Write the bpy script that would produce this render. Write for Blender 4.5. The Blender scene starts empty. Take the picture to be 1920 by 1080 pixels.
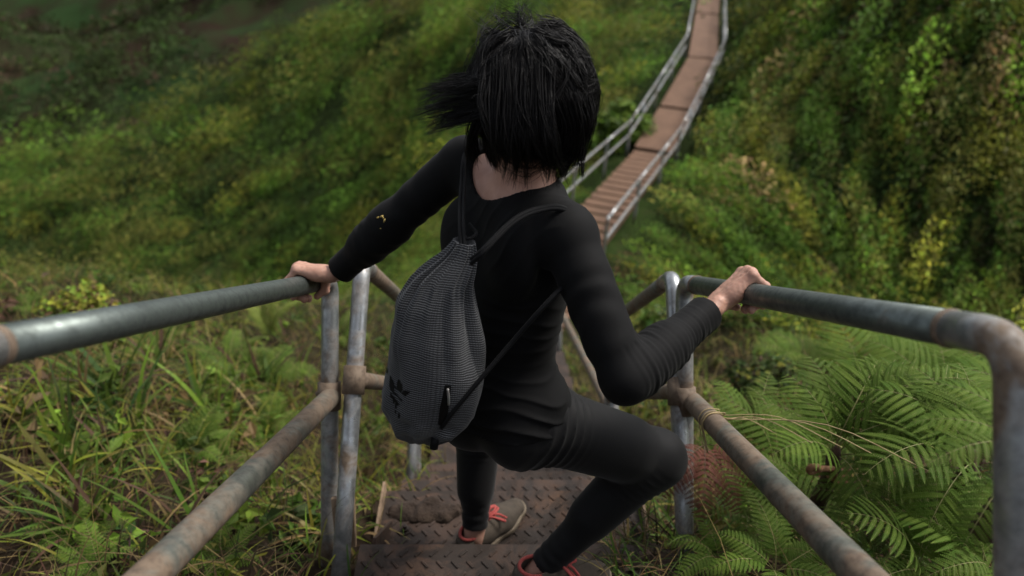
import bpy, math, random
import numpy as np
from mathutils import Vector, Matrix, Euler
R = math.radians
rng = np.random.default_rng(7)
random.seed(7)
sc = bpy.context.scene
col = sc.collection

# ---------------------------------------------------------------- camera, world, sun, exposure
PITCH = 35.0
FPX = 1300.0                                   # focal length in photograph pixels (1920 wide)
cam_d = bpy.data.cameras.new('camera')
cam_d.sensor_width = 36.0
cam_d.lens = 36.0 * FPX / 1920.0
cam_d.clip_start = 0.02
cam_d.clip_end = 5000
cam_d.dof.use_dof = True
cam_d.dof.focus_distance = 1.30
cam_d.dof.aperture_fstop = 2.3
cam = bpy.data.objects.new('camera', cam_d)
col.objects.link(cam)
cam.location = (0, 0, 0)
cam.rotation_euler = (R(90 - PITCH), 0, 0)
sc.camera = cam

SUN_EL, SUN_AZ = 52.0, 62.0                    # azimuth clockwise from +Y (view direction)
world = bpy.data.worlds.new('World')
sc.world = world
world.use_nodes = True
wn = world.node_tree
bg = wn.nodes['Background']
sky = wn.nodes.new('ShaderNodeTexSky')
sky.sky_type = 'NISHITA'
sky.sun_disc = False
sky.sun_elevation = R(SUN_EL)
sky.sun_rotation = R(SUN_AZ)
sky.air_density = 1.0
sky.dust_density = 4.0
hs = wn.nodes.new('ShaderNodeHueSaturation')   # an overcast sky is nearly grey
hs.inputs['Saturation'].default_value = 0.35
wn.links.new(sky.outputs[0], hs.inputs['Color'])
wn.links.new(hs.outputs[0], bg.inputs[0])
bg.inputs[1].default_value = 0.095
sun_d = bpy.data.lights.new('sun', 'SUN')
sun_d.energy = 1.5
sun_d.angle = R(12)
sun_d.color = (1.0, 0.95, 0.88)
sun = bpy.data.objects.new('sun', sun_d)
col.objects.link(sun)
_d = Vector((math.sin(R(SUN_AZ)) * math.cos(R(SUN_EL)), math.cos(R(SUN_AZ)) * math.cos(R(SUN_EL)), math.sin(R(SUN_EL))))
sun.rotation_euler = _d.to_track_quat('Z', 'Y').to_euler()
sun.location = (0, 0, 30)
vs = sc.view_settings
vs.view_transform = 'Standard'
vs.look = 'None'
vs.gamma = 1.0
vs.exposure = 0.97
sc.cycles.use_denoising = True
sc.cycles.max_bounces = 6
sc.cycles.diffuse_bounces = 3
sc.cycles.glossy_bounces = 3
sc.cycles.transmission_bounces = 2
sc.cycles.transparent_max_bounces = 4

# ---------------------------------------------------------------- helpers
_cp, _sp = math.cos(R(PITCH)), math.sin(R(PITCH))
def P(px, py, d):
    """real position of what the photograph shows at (px, py), d metres deep"""
    x = (px - 960) / FPX * d
    v = (540 - py) / FPX * d
    return np.array((x, _cp * d + _sp * v, -_sp * d + _cp * v))

def unit(v):
    v = np.asarray(v, float)
    return v / np.linalg.norm(v)

def tag(o, label=None, cat=None, group=None, kind=None):
    if label: o['label'] = label
    if cat: o['category'] = cat
    if group: o['group'] = group
    if kind: o['kind'] = kind
    return o

def empty(name, loc, label=None, cat=None, group=None):
    o = bpy.data.objects.new(name, None)
    o.empty_display_size = 0.1
    o.location = tuple(float(c) for c in loc)
    col.objects.link(o)
    return tag(o, label, cat, group)

def npmesh(name, V, F, mat, parent=None, base=None, smooth=True, colors=None, uv=None):
    """mesh object from arrays; F a list of face arrays (n,3)/(n,4); vertices in world space"""
    V = np.asarray(V, np.float32).reshape(-1, 3)
    if not isinstance(F, (list, tuple)): F = [F]
    F = [np.asarray(f, np.int32) for f in F if len(f)]
    if base is None:
        base = np.array(parent.location) if parent is not None else np.zeros(3)
    me = bpy.data.meshes.new(name)
    me.vertices.add(len(V))
    me.vertices.foreach_set('co', (V - np.asarray(base, np.float32)).ravel())
    loops = np.concatenate([f.ravel() for f in F])
    tot = np.concatenate([np.full(len(f), f.shape[1], np.int32) for f in F])
    start = np.concatenate(([0], np.cumsum(tot)[:-1])).astype(np.int32)
    me.loops.add(len(loops))
    me.loops.foreach_set('vertex_index', loops)
    me.polygons.add(len(tot))
    me.polygons.foreach_set('loop_start', start)
    me.polygons.foreach_set('loop_total', tot)
    me.polygons.foreach_set('use_smooth', np.full(len(tot), smooth))
    me.update(calc_edges=True)
    if colors is not None:
        a = me.color_attributes.new('tint', 'FLOAT_COLOR', 'POINT')
        c = np.ones((len(V), 4), np.float32)
        c[:, :3] = colors
        a.data.foreach_set('color', c.ravel())
    if uv is not None:
        u = me.uv_layers.new(name='UVMap')
        u.data.foreach_set('uv', np.asarray(uv, np.float32)[loops].ravel())
    if mat is not None:
        me.materials.append(mat)
    o = bpy.data.objects.new(name, me)
    if parent is not None:
        o.parent = parent
    else:
        o.location = tuple(float(c) for c in base)
    col.objects.link(o)
    return o

class MB:
    """collects vertices and faces of one mesh"""
    def __init__(s): s.V = []; s.Q = []; s.T = []; s.n = 0; s.C = []
    def add(s, V, Q=None, T=None, c=None):
        V = np.asarray(V, float).reshape(-1, 3)
        if Q is not None and len(Q): s.Q.append(np.asarray(Q, np.int64).reshape(-1, 4) + s.n)
        if T is not None and len(T): s.T.append(np.asarray(T, np.int64).reshape(-1, 3) + s.n)
        s.V.append(V); s.n += len(V)
        if c is not None: s.C.append(np.broadcast_to(np.asarray(c, float), (len(V), 3)))
        return s
    def box(s, c, half, X=(1, 0, 0), Y=(0, 1, 0), Z=(0, 0, 1), bev=0.0, col=None):
        c = np.asarray(c, float); X, Y, Z = map(np.asarray, (X, Y, Z)); hx, hy, hz = half
        if bev <= 0:
            sg = np.array([(-1,-1,-1),(1,-1,-1),(1,1,-1),(-1,1,-1),(-1,-1,1),(1,-1,1),(1,1,1),(-1,1,1)], float)
            V = c + sg[:, :1]*hx*X + sg[:, 1:2]*hy*Y + sg[:, 2:]*hz*Z
            return s.add(V, [(0,3,2,1),(4,5,6,7),(0,1,5,4),(1,2,6,5),(2,3,7,6),(3,0,4,7)], c=col)
        # chamfered around Z: octagon rings, plus inset caps
        def ring(ix, iy, b, z):
            return [(ix-b,-iy,z),(ix,-iy+b,z),(ix,iy-b,z),(ix-b,iy,z),(-ix+b,iy,z),(-ix,iy-b,z),(-ix,-iy+b,z),(-ix+b,-iy,z)]
        b = bev
        pts = ring(hx-b, hy-b, b, -hz) + ring(hx, hy, b, -hz+b) + ring(hx, hy, b, hz-b) + ring(hx-b, hy-b, b, hz)
        pts = np.array(pts)
        V = c + pts[:, :1]*X + pts[:, 1:2]*Y + pts[:, 2:]*Z
        Q = []
        for k in range(3):
            for i in range(8):
                j = (i+1) % 8
                Q.append((8*k+i, 8*k+j, 8*k+8+j, 8*k+8+i))
        cap = [(24, 25, 26, 27), (24, 27, 28, 31), (28, 29, 30, 31), (3, 2, 1, 0), (7, 4, 3, 0), (7, 6, 5, 4)]
        return s.add(V, Q + cap, c=col)
    def tube(s, path, r, seg=14, cap=True, col=None, flat=None):
        path = np.asarray(path, float); n = len(path)
        r = np.broadcast_to(np.asarray(r, float), (n,))
        T = np.gradient(path, axis=0); T /= np.linalg.norm(T, axis=1)[:, None] + 1e-12
        ref = np.array((0, 0, 1.0)) if abs(T[0, 2]) < 0.9 else np.array((1.0, 0, 0))
        N = np.zeros_like(path)
        u = np.cross(T[0], ref); u /= np.linalg.norm(u)
        for i in range(n):
            u = u - T[i] * np.dot(u, T[i]); u /= np.linalg.norm(u) + 1e-12
            N[i] = u
        B = np.cross(T, N)
        a = np.linspace(0, 2*np.pi, seg, endpoint=False)
        V = path[:, None, :] + r[:, None, None] * (np.cos(a)[None, :, None]*N[:, None, :] + np.sin(a)[None, :, None]*B[:, None, :])
        idx = np.arange(n*seg).reshape(n, seg)
        Q = np.stack([idx[:-1], np.roll(idx, -1, 1)[:-1], np.roll(idx, -1, 1)[1:], idx[1:]], -1).reshape(-1, 4)
        V = V.reshape(-1, 3); Tr = []
        if cap:
            V = np.vstack([V, path[:1], path[-1:]])
            for i in range(seg):
                j = (i+1) % seg
                Tr.append((n*seg, j, i)); Tr.append((n*seg+1, (n-1)*seg+i, (n-1)*seg+j))
        return s.add(V, Q, Tr, c=col)
    def cyl(s, a, b, r, seg=16, col=None):
        a = np.asarray(a, float); b = np.asarray(b, float)
        return s.tube([a, a+(b-a)*.02, b-(b-a)*.02, b], [r*.9, r, r, r*.9], seg, col=col)
    def build(s, name, mat, parent=None, base=None, smooth=True, uv=None):
        F = []
        if s.Q: F.append(np.vstack(s.Q))
        if s.T: F.append(np.vstack(s.T))
        C = np.vstack(s.C) if s.C and sum(map(len, s.C)) == s.n else None
        return npmesh(name, np.vstack(s.V), F, mat, parent, base, smooth, C, uv)

def fillet(pts, r, n=8):
    pts = [np.asarray(p, float) for p in pts]
    out = [pts[0]]
    for i in range(1, len(pts)-1):
        a, b, c = pts[i-1], pts[i], pts[i+1]
        u, v = unit(a-b), unit(c-b)
        ang = math.acos(max(-1, min(1, float(np.dot(u, v)))))
        t = min(r / math.tan(ang/2), .49*np.linalg.norm(a-b), .49*np.linalg.norm(c-b))
        p, q = b+u*t, b+v*t
        for k in range(n+1):
            s = k/n
            out.append((1-s)**2*p + 2*s*(1-s)*b + s*s*q)
    out.append(pts[-1])
    return np.array(out)

def bez(pts, n=20):
    """smooth Catmull-Rom curve through pts"""
    p = np.array(pts, float)
    p = np.vstack([2*p[0]-p[1], p, 2*p[-1]-p[-2]])
    out = []
    m = len(p)-3
    for i in range(m):
        for s in np.linspace(0, 1, max(2, n//m+1), endpoint=(i == m-1)):
            a, b, c, d = p[i:i+4]
            out.append(.5*((2*b)+(-a+c)*s+(2*a-5*b+4*c-d)*s*s+(-a+3*b-3*c+d)*s**3))
    return np.array(out)

# value noise on arrays of points
_lat = np.random.default_rng(3).random((64, 64, 64)).astype(np.float32)
def vnoise(p, f=1.0):
    q = np.asarray(p, np.float32)*f
    i = np.floor(q).astype(np.int64); t = q-i; t = t*t*(3-2*t)
    i &= 63; j = (i+1) & 63
    x0, y0, z0 = i[..., 0], i[..., 1], i[..., 2]; x1, y1, z1 = j[..., 0], j[..., 1], j[..., 2]
    a, b, c = t[..., 0], t[..., 1], t[..., 2]
    L = _lat
    return (((L[x0,y0,z0]*(1-a)+L[x1,y0,z0]*a)*(1-b)+(L[x0,y1,z0]*(1-a)+L[x1,y1,z0]*a)*b)*(1-c)
            + ((L[x0,y0,z1]*(1-a)+L[x1,y0,z1]*a)*(1-b)+(L[x0,y1,z1]*(1-a)+L[x1,y1,z1]*a)*b)*c)*2-1
def fbm(p, f=1.0, o=4):
    s = 0; a = 1.0
    for k in range(o):
        s = s+a*vnoise(np.asarray(p)+k*7.3, f); f *= 2.03; a *= .5
    return s

# ---------------------------------------------------------------- materials
def mat(name, base=(.5,.5,.5), rough=.6, metal=0.0, spec=.5):
    m = bpy.data.materials.new(name); m.use_nodes = True
    b = m.node_tree.nodes['Principled BSDF']
    b.inputs['Base Color'].default_value = (*base, 1)
    b.inputs['Roughness'].default_value = rough
    b.inputs['Metallic'].default_value = metal
    b.inputs['Specular IOR Level'].default_value = spec
    return m, m.node_tree, b
def nd(nt, typ, **kw):
    n = nt.nodes.new(typ)
    for k, v in kw.items():
        if k in ('operation', 'blend_type', 'data_type', 'attribute_name', 'wave_type', 'bands_direction', 'feature', 'noise_dimensions', 'interpolation_type', 'vector_type'): setattr(n, k, v)
        else: n.inputs[k].default_value = v
    return n
def coords(nt, kind='Object', scale=(1,1,1)):
    tc = nt.nodes.new('ShaderNodeTexCoord'); mp = nt.nodes.new('ShaderNodeMapping')
    mp.inputs['Scale'].default_value = scale
    nt.links.new(tc.outputs[kind], mp.inputs[0])
    return mp.outputs[0]
def ramp(nt, src, stops):
    r = nt.nodes.new('ShaderNodeValToRGB')
    e = r.color_ramp.elements
    while len(e) < len(stops): e.new(.5)
    for k, (p, c) in enumerate(stops):
        e[k].position = p
        e[k].color = (*c, 1) if isinstance(c, tuple) else (c, c, c, 1)
    nt.links.new(src, r.inputs[0])
    return r.outputs[0]
def noise(nt, vec, scale, detail=4, rough=.55, dist=0):
    n = nt.nodes.new('ShaderNodeTexNoise')
    n.inputs['Scale'].default_value = scale; n.inputs['Detail'].default_value = detail
    n.inputs['Roughness'].default_value = rough; n.inputs['Distortion'].default_value = dist
    nt.links.new(vec, n.inputs['Vector'])
    return n.outputs['Fac']
def mixc(nt, fac, a, b, mode='MIX'):
    m = nt.nodes.new('ShaderNodeMix'); m.data_type = 'RGBA'; m.blend_type = mode
    for s, v in ((0, fac), (6, a), (7, b)):
        if hasattr(v, 'is_output'): nt.links.new(v, m.inputs[s])
        elif isinstance(v, tuple): m.inputs[s].default_value = (*v, 1)
        else: m.inputs[s].default_value = v
    return m.outputs[2]
def bump(nt, b, h, strength=.3, dist=.002):
    n = nt.nodes.new('ShaderNodeBump')
    n.inputs['Strength'].default_value = strength; n.inputs['Distance'].default_value = dist
    nt.links.new(h, n.inputs['Height']); nt.links.new(n.outputs[0], b.inputs['Normal'])

def pipe_mat(name, rust_amt, zinc=(.27,.30,.31), rough=(.34,.5)):
    m, nt, b = mat(name)
    v = coords(nt)
    n1 = noise(nt, v, 9, 6, .62, .6)
    n2 = noise(nt, v, 55, 5, .7)
    rmask = ramp(nt, n1, [(rust_amt-.10, 0.0), (rust_amt+.08, 1.0)])
    fine = ramp(nt, n2, [(.42, 0.0), (.66, 1.0)])
    z = mixc(nt, fine, zinc, tuple(c*.62 for c in zinc))
    rustc = mixc(nt, fine, (.165,.120,.082), (.085,.057,.038))
    inv = nt.nodes.new('ShaderNodeMath'); inv.operation = 'SUBTRACT'; inv.inputs[0].default_value = 1
    nt.links.new(rmask, inv.inputs[1])                       # 1 = zinc
    c = mixc(nt, inv.outputs[0], rustc, z)
    nt.links.new(c, b.inputs['Base Color'])
    me = nt.nodes.new('ShaderNodeMath'); me.operation = 'MULTIPLY'; me.inputs[1].default_value = .78
    nt.links.new(inv.outputs[0], me.inputs[0]); nt.links.new(me.outputs[0], b.inputs['Metallic'])
    ro = ramp(nt, n2, [(.35, rough[0]), (.7, rough[1])])
    ro2 = mixc(nt, inv.outputs[0], (.75,.75,.75), ro)
    nt.links.new(ro2, b.inputs['Roughness'])
    bump(nt, b, n2, .18, .001)
    return m
M_pipe = pipe_mat('galvanised_pipe', .72, (.145,.170,.158), (.42,.58))
M_pipe_bright = pipe_mat('worn_galvanised_pipe', .56, (.42,.44,.45), (.25,.40))
M_pipe_rusty = pipe_mat('rust_stained_pipe', .47, (.18,.19,.165), (.40,.55))
M_pipe_stain = pipe_mat('stained_galvanised_pipe', .50, (.36,.38,.38), (.30,.46))
M_clamp = pipe_mat('rusty_clamp', .30)

def rust_mat():
    m, nt, b = mat('rusted_plate', rough=.8)
    v = coords(nt)
    n1 = noise(nt, v, 11, 6, .65, .4); n2 = noise(nt, v, 90, 4, .7)
    c1 = ramp(nt, n1, [(.3, (.030,.016,.010)), (.52, (.058,.031,.019)), (.72, (.110,.060,.034))])
    c = mixc(nt, ramp(nt, n2, [(.4, 0.0), (.65, 1.0)]), c1, (.052,.031,.021))
    c = mixc(nt, ramp(nt, noise(nt, v, 7, 6, .7, 1.2), [(.44, 0.0), (.52, .95)]), c, (.020,.012,.0075))
    nt.links.new(c, b.inputs['Base Color'])
    b.inputs['Metallic'].default_value = .12
    nt.links.new(ramp(nt, n1, [(.3, .55), (.7, .9)]), b.inputs['Roughness'])
    bump(nt, b, n2, .5, .0015)
    return m
M_rust = rust_mat()
def simple(name, stops, scale, rough=.8, bscale=None, bstr=.3, bdist=.002, metal=0, detail=5, sc3=(1,1,1)):
    m, nt, b = mat(name, rough=rough, metal=metal)
    v = coords(nt, scale=sc3)
    n1 = noise(nt, v, scale, detail, .6)
    nt.links.new(ramp(nt, n1, stops), b.inputs['Base Color'])
    if bscale: bump(nt, b, noise(nt, v, bscale, 4, .65), bstr, bdist)
    return m
M_tan = simple('weathered_tan_wood', [(.3, (.13,.085,.05)), (.7, (.30,.21,.135))], 30, .85, 120, .4, .002, sc3=(1,1,.25))
M_far_plate = simple('far_rusted_walkway', [(.3, (.105,.055,.030)), (.7, (.172,.094,.054))], 2.2, .85, 30, .3)
M_soil = simple('dark_soil', [(.3, (.018,.010,.006)), (.55, (.038,.023,.014)), (.75, (.052,.034,.020))], 6, .95, 40, .6, .02)

def leaf_mat(name, rough=.55, trans=.25, gain=1.0):
    m, nt, b = mat(name, rough=rough, spec=.14)
    at = nt.nodes.new('ShaderNodeAttribute'); at.attribute_name = 'tint'
    v = coords(nt)
    c = mixc(nt, ramp(nt, noise(nt, v, 14, 3), [(.3, .0), (.7, .35)]), at.outputs['Color'], (.10,.09,.025))
    nt.links.new(c, b.inputs['Base Color'])
    tr = nt.nodes.new('ShaderNodeBsdfTranslucent'); mx = nt.nodes.new('ShaderNodeMixShader')
    mx.inputs[0].default_value = trans
    nt.links.new(c, tr.inputs[0])
    out = nt.nodes['Material Output']
    nt.links.new(b.outputs[0], mx.inputs[1]); nt.links.new(tr.outputs[0], mx.inputs[2])
    nt.links.new(mx.outputs[0], out.inputs[0])
    return m
M_leaf = leaf_mat('leaf')
M_grass = leaf_mat('grass_blade', .5, .3)
def fern_mat(name, tint, tint2):
    m, nt, b = mat(name, rough=.65, spec=.09)
    v = coords(nt)
    oi = nt.nodes.new('ShaderNodeObjectInfo')
    c = mixc(nt, ramp(nt, noise(nt, v, 9, 3), [(.3, 0.0), (.7, 1.0)]), tint, tint2)
    h = nt.nodes.new('ShaderNodeHueSaturation')
    mr = nt.nodes.new('ShaderNodeMapRange'); mr.inputs[3].default_value = .75; mr.inputs[4].default_value = 1.25
    nt.links.new(oi.outputs['Random'], mr.inputs[0]); nt.links.new(mr.outputs[0], h.inputs['Value'])
    nt.links.new(c, h.inputs['Color'])
    nt.links.new(h.outputs[0], b.inputs['Base Color'])
    tr = nt.nodes.new('ShaderNodeBsdfTranslucent'); mx = nt.nodes.new('ShaderNodeMixShader'); mx.inputs[0].default_value = .22
    nt.links.new(h.outputs[0], tr.inputs[0])
    out = nt.nodes['Material Output']
    nt.links.new(b.outputs[0], mx.inputs[1]); nt.links.new(tr.outputs[0], mx.inputs[2]); nt.links.new(mx.outputs[0], out.inputs[0])
    return m
M_fern = fern_mat('fern_green', (.055,.110,.014), (.112,.165,.025))
M_fern_yellow = fern_mat('fern_yellow_green', (.14,.20,.03), (.20,.24,.05))
M_fern_dead = fern_mat('fern_dead_red', (.16,.058,.042), (.11,.045,.035))
M_rib = simple('fern_rib', [(.3, (.16,.17,.05)), (.7, (.24,.22,.08))], 20, .7)
M_stem = simple('plant_stem', [(.3, (.05,.028,.016)), (.7, (.10,.055,.03))], 40, .8)

def fabric(name, base, rough, sheen, bscale, bstr):
    m, nt, b = mat(name, base, rough, spec=.13)
    b.inputs['Sheen Weight'].default_value = sheen
    b.inputs['Sheen Roughness'].default_value = .45
    v = coords(nt)
    bump(nt, b, noise(nt, v, bscale, 3, .6), bstr, .0008)
    return m
M_shirt = fabric('black_jersey', (.0040,.0040,.0042), .75, .03, 900, .25)
M_legging = fabric('black_stretch_fabric', (.0078,.0078,.0081), .64, .08, 1300, .18)
M_cord = fabric('black_cord', (.006,.006,.0065), .7, .02, 600, .5)
M_patch = fabric('black_print', (.006,.006,.006), .55, .0, 500, .1)

def skin_mat():
    m, nt, b = mat('skin', rough=.5, spec=.4)
    v = coords(nt)
    c = ramp(nt, noise(nt, v, 38, 4), [(.3, (.40,.215,.155)), (.7, (.50,.29,.215))])
    nt.links.new(c, b.inputs['Base Color'])
    b.inputs['Subsurface Weight'].default_value = .12
    b.inputs['Subsurface Radius'].default_value = (.012, .005, .003)
    b.inputs['Subsurface Scale'].default_value = .5
    bump(nt, b, noise(nt, v, 420, 3, .6), .12, .0006)
    return m
M_skin = skin_mat()
def hair_mat():
    m, nt, b = mat('black_hair', (.0034,.0026,.0025), .46, spec=.22)
    return m
M_hair = hair_mat()
M_suede = simple('olive_suede', [(.3, (.048,.037,.027)), (.7, (.088,.068,.048))], 60, .85, 400, .4, .001)
M_rubber = simple('shoe_sole', [(.3, (.16,.125,.085)), (.7, (.25,.20,.14))], 50, .8, 200, .3, .001)
M_lace = fabric('coral_lace', (.42,.085,.075), .7, .1, 500, .4)
M_lining = fabric('coral_lining', (.33,.07,.06), .8, .1, 500, .3)
# ---------------------------------------------------------------- the stair line (y, z of the step noses) and the ground
def slope(deg): return np.array((0, math.cos(R(deg)), -math.sin(R(deg)))), np.array((0, math.sin(R(deg)), math.cos(R(deg))))
T1, N1_ = slope(31.5)
T2, N2_ = slope(44)
T3, N3_ = slope(26.6)
B1 = np.array((0, 1.07, -1.505))          # end of the upper flight
B2 = B1 + (0, .01, 0)                     # start of the steep flight
B2 = np.array((0, 1.044, -1.394)) * 0 + np.array((0, 1.05, -1.40))
L2 = 1.12
E2 = B2 + T2 * L2
E3 = E2 + T3 * 2.4 + np.array((-.05, 0, 0))
WAY = [P(1058, 478, 7.2), P(1222, 287, 11.2), P(1268, 205, 12.6), P(1318, 110, 15.0), P(1326, 27, 18.8), P(1335, -60, 23.5)]

ctrl = []
def g(x, y, z): ctrl.append((x, y, z))
def gp(px, py, d, dz=0.0):
    p = P(px, py, d); ctrl.append((p[0], p[1], p[2]+dz))
# under the stairs and on the near ridge
for y in (-2.2, -1.0, 0.0, .6, 1.0):
    z = B1[2] + (B1[1]-y)*.613 - .17
    for x in (-1.6, -.7, 0, .7, 1.5): g(x, y, z + (-.02 if abs(x) < .5 else .03))
for y, z in ((1.5, -2.03), (1.9, -2.42), (2.6, -2.78), (3.3, -3.12), (4.0, -3.44), (5.0, -3.68)):
    g(0, y, z)
    g(-.8, y, z + (.10 if y < 3 else .0)); g(.8, y, z + (.10 if y < 3 else 0))
for y, z in ((1.5, -1.80), (2.4, -2.32), (3.3, -2.85), (4.2, -3.25)):
    g(-1.15, y, z+.06); g(-2.0, y, z+.20); g(1.8, y, z - .02)
for y, z in ((.3, -.85), (1.5, -1.55), (2.6, -2.08), (3.6, -2.55), (4.3, -2.98)): g(-3.3, y, z)
g(-5.2, 3.2, -2.95); g(-5.0, 1.0, -1.6); g(-5.5, -2, -.9); g(4, -2, -.9); g(3.2, .8, -1.8)
g(-.62, 1.08, -1.53); g(-.62, 1.4, -1.75); g(.62, 1.08, -1.55); g(-.62, .8, -1.40)
# fall into the hollow on the left
for x, y, z in ((-3.0, 6.0, -5.6), (-5.5, 6.0, -6.8), (-1.6, 6.3, -4.9), (-8, 4, -6.5), (-9.5, 9, -11.5), (-4.5, 10, -9.2), (-1.5, 9.5, -6.9), (-14, 14, -19), (-7, 17, -14.5), (-12, 24, -20)): g(x, y, z)
# under the far walkway
for i in range(len(WAY)-1):
    for s in (0, .5):
        q = WAY[i]*(1-s)+WAY[i+1]*s
        g(q[0], q[1], q[2]-.22); g(q[0]-.8, q[1], q[2]-.35); g(q[0]+.8, q[1], q[2]-.22)
        g(q[0]-2.2, q[1]+.4, q[2]-1.25)
# right-hand hillside, beyond a shallow dip
for a in ((1900, 690, 3.9), (1700, 675, 4.2), (1500, 665, 4.3), (1350, 645, 4.7), (1900, 760, 5.0), (1700, 740, 5.3), (1500, 715, 5.7), (1350, 690, 6.0),
          (1900, 600, 6.9), (1700, 600, 7.6), (1500, 600, 8.0), (1350, 590, 8.1), (1900, 500, 7.3), (1650, 480, 8.5), (1420, 470, 8.9), (1900, 300, 7.9),
          (1650, 280, 9.4), (1470, 250, 10.8), (1900, 80, 8.7), (1650, 60, 10.5), (1480, 60, 13.2), (1900, -120, 9.8), (1600, -120, 13.5), (2300, 300, 7), (2300, -100, 9), (2200, 700, 4)): gp(*a)
# left-hand hill across the hollow, its crest running up to the right
for a in ((900, 480, 11.5), (950, 250, 19), (1130, 120, 19), (1150, -40, 27), (880, 60, 30), (700, 480, 25), (400, 520, 35), (60, 520, 39), (750, 250, 33), (520, 350, 37),
          (250, 390, 41), (0, 400, 43), (620, 150, 42), (420, 260, 44), (800, -30, 43), (560, 75, 48), (430, 165, 48), (330, 225, 48.5), (230, 275, 49), (100, 300, 49), (-60, 310, 49), (-300, 340, 49), (-300, 500, 40)): gp(*a)
# the drop behind the crest and the far valley side
for x, y, z in ((-18, 66, -34), (-30, 62, -36), (-42, 60, -36), (-60, 58, -36), (0, 62, -26)): g(x, y, z)
for a in ((330, 60, 96), (220, 90, 92), (150, 130, 90), (20, 160, 92), (-150, 180, 92), (20, 30, 130), (150, 20, 128), (300, -20, 135), (450, -60, 140), (-300, 60, 130), (700, -160, 120), (0, -90, 190), (400, -200, 200)): gp(*a)
for x, y, z in ((-200, 40, -70), (-120, 10, -45), (-160, 200, -30), (0, 260, 0), (120, 200, 10), (150, 60, -5), (60, -60, 0), (-60, -60, -20), (0, -120, 20), (40, 30, -6), (25, 10, -7), (20, 0, -5), (-20, -5, -12), (-20, 3, -14), (60, 90, 2),
                (400, 400, -40), (-400, 400, -60), (400, -400, -60), (-400, -400, -60), (0, 600, -60)): g(x, y, z)
ctrl = np.array(ctrl)
# merge points that fall together
_keep = []
for i, c in enumerate(ctrl):
    if all(np.hypot(*(c[:2]-ctrl[k][:2])) > .12 for k in _keep): _keep.append(i)
ctrl = ctrl[_keep]
_c = .35
def _ker(a, b):
    d = np.sqrt(((a[:, None, :2]-b[None, :, :2])**2).sum(-1) + _c*_c)
    return d
_A = _ker(ctrl, ctrl) - 0
_n = len(ctrl)
_M = np.zeros((_n+1, _n+1)); _M[:_n, :_n] = _A - np.eye(_n)*.02; _M[:_n, _n] = 1; _M[_n, :_n] = 1
_w = np.linalg.solve(_M, np.append(ctrl[:, 2], 0))
def stair_dist(x, y):
    """sideways distance from the line of stairs and walkway"""
    line = [np.array((0, -3.)), np.array((0, E2[1])), np.array((E3[0], E3[1]))]+[w[:2] for w in WAY]
    best = np.full(np.shape(x), 99.0)
    for a, b in zip(line[:-1], line[1:]):
        ab = b-a; t = np.clip(((x-a[0])*ab[0]+(y-a[1])*ab[1])/(ab@ab), 0, 1)
        best = np.minimum(best, np.hypot(x-a[0]-ab[0]*t, y-a[1]-ab[1]*t))
    return best
def ground_z(x, y, rough=True):
    x = np.asarray(x, float); y = np.asarray(y, float)
    p = np.stack([x.ravel(), y.ravel()], -1)
    out = np.empty(len(p))
    for k in range(0, len(p), 40000):
        out[k:k+40000] = _ker(p[k:k+40000], ctrl) @ _w[:_n] + _w[_n]
    if rough:
        d = np.hypot(p[:, 0], p[:, 1])
        q = np.stack([p[:, 0], p[:, 1], 0*d], -1)
        away = np.clip((d-4)/14, 0, 1)*np.clip((stair_dist(p[:, 0], p[:, 1])-.7)/2, 0, 1)
        far = np.clip((d-55)/30, 0, 1)
        out += .035*fbm(q, 1.9, 3)*np.clip((np.abs(p[:, 0])-.35)/.5, 0, 1) + away*(.5*fbm(q+50, .13, 4) + .55*fbm(np.stack([p[:, 0]*.62+p[:, 1]*.16, p[:, 1]*.13, 0*d], -1)+11, 1.0, 3)*np.clip((d-8)/10, .15, 1)) + far*5.0*fbm(q+20, .045, 4)
    return out.reshape(x.shape)

_u = np.linspace(-1, 1, 361)
_gx = .9*np.sinh(6.6*_u); _gy = .9*np.sinh(6.6*np.linspace(-.62, 1, 361)) + 1.5
GX, GY = np.meshgrid(_gx, _gy)
GZ = ground_z(GX, GY)
_i = np.arange(GX.size).reshape(GX.shape)
ground = npmesh('ground', np.stack([GX, GY, GZ], -1), np.stack([_i[:-1, :-1], _i[:-1, 1:], _i[1:, 1:], _i[1:, :-1]], -1).reshape(-1, 4), M_soil, None, np.zeros(3))
def hill_mat():
    m, nt, b = mat('hillside_ground', rough=1.0, spec=.03)
    v = coords(nt)
    n1 = noise(nt, v, .9, 8, .65, .6); n2 = noise(nt, v, 7, 5, .65); n3 = noise(nt, v, .06, 4, .6)
    soil = ramp(nt, n2, [(.3, (.012,.008,.006)), (.55, (.030,.021,.014)), (.75, (.038,.038,.016))])
    green = ramp(nt, n1, [(.3, (.009,.011,.005)), (.48, (.017,.026,.008)), (.62, (.024,.040,.010)), (.75, (.034,.030,.015))])
    rock = ramp(nt, n3, [(.42, (.022,.015,.010)), (.6, (.020,.040,.013))])
    tc = nt.nodes.new('ShaderNodeTexCoord'); ln = nt.nodes.new('ShaderNodeVectorMath'); ln.operation = 'LENGTH'
    nt.links.new(tc.outputs['Object'], ln.inputs[0])
    f1 = nt.nodes.new('ShaderNodeMapRange'); f1.inputs[1].default_value = 4; f1.inputs[2].default_value = 8
    f2 = nt.nodes.new('ShaderNodeMapRange'); f2.inputs[1].default_value = 60; f2.inputs[2].default_value = 80
    nt.links.new(ln.outputs['Value'], f1.inputs[0]); nt.links.new(ln.outputs['Value'], f2.inputs[0])
    nt.links.new(mixc(nt, f2.outputs[0], mixc(nt, f1.outputs[0], soil, green), rock), b.inputs['Base Color'])
    bump(nt, b, n2, .5, .03)
    return m
ground.data.materials.clear(); ground.data.materials.append(hill_mat())
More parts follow.
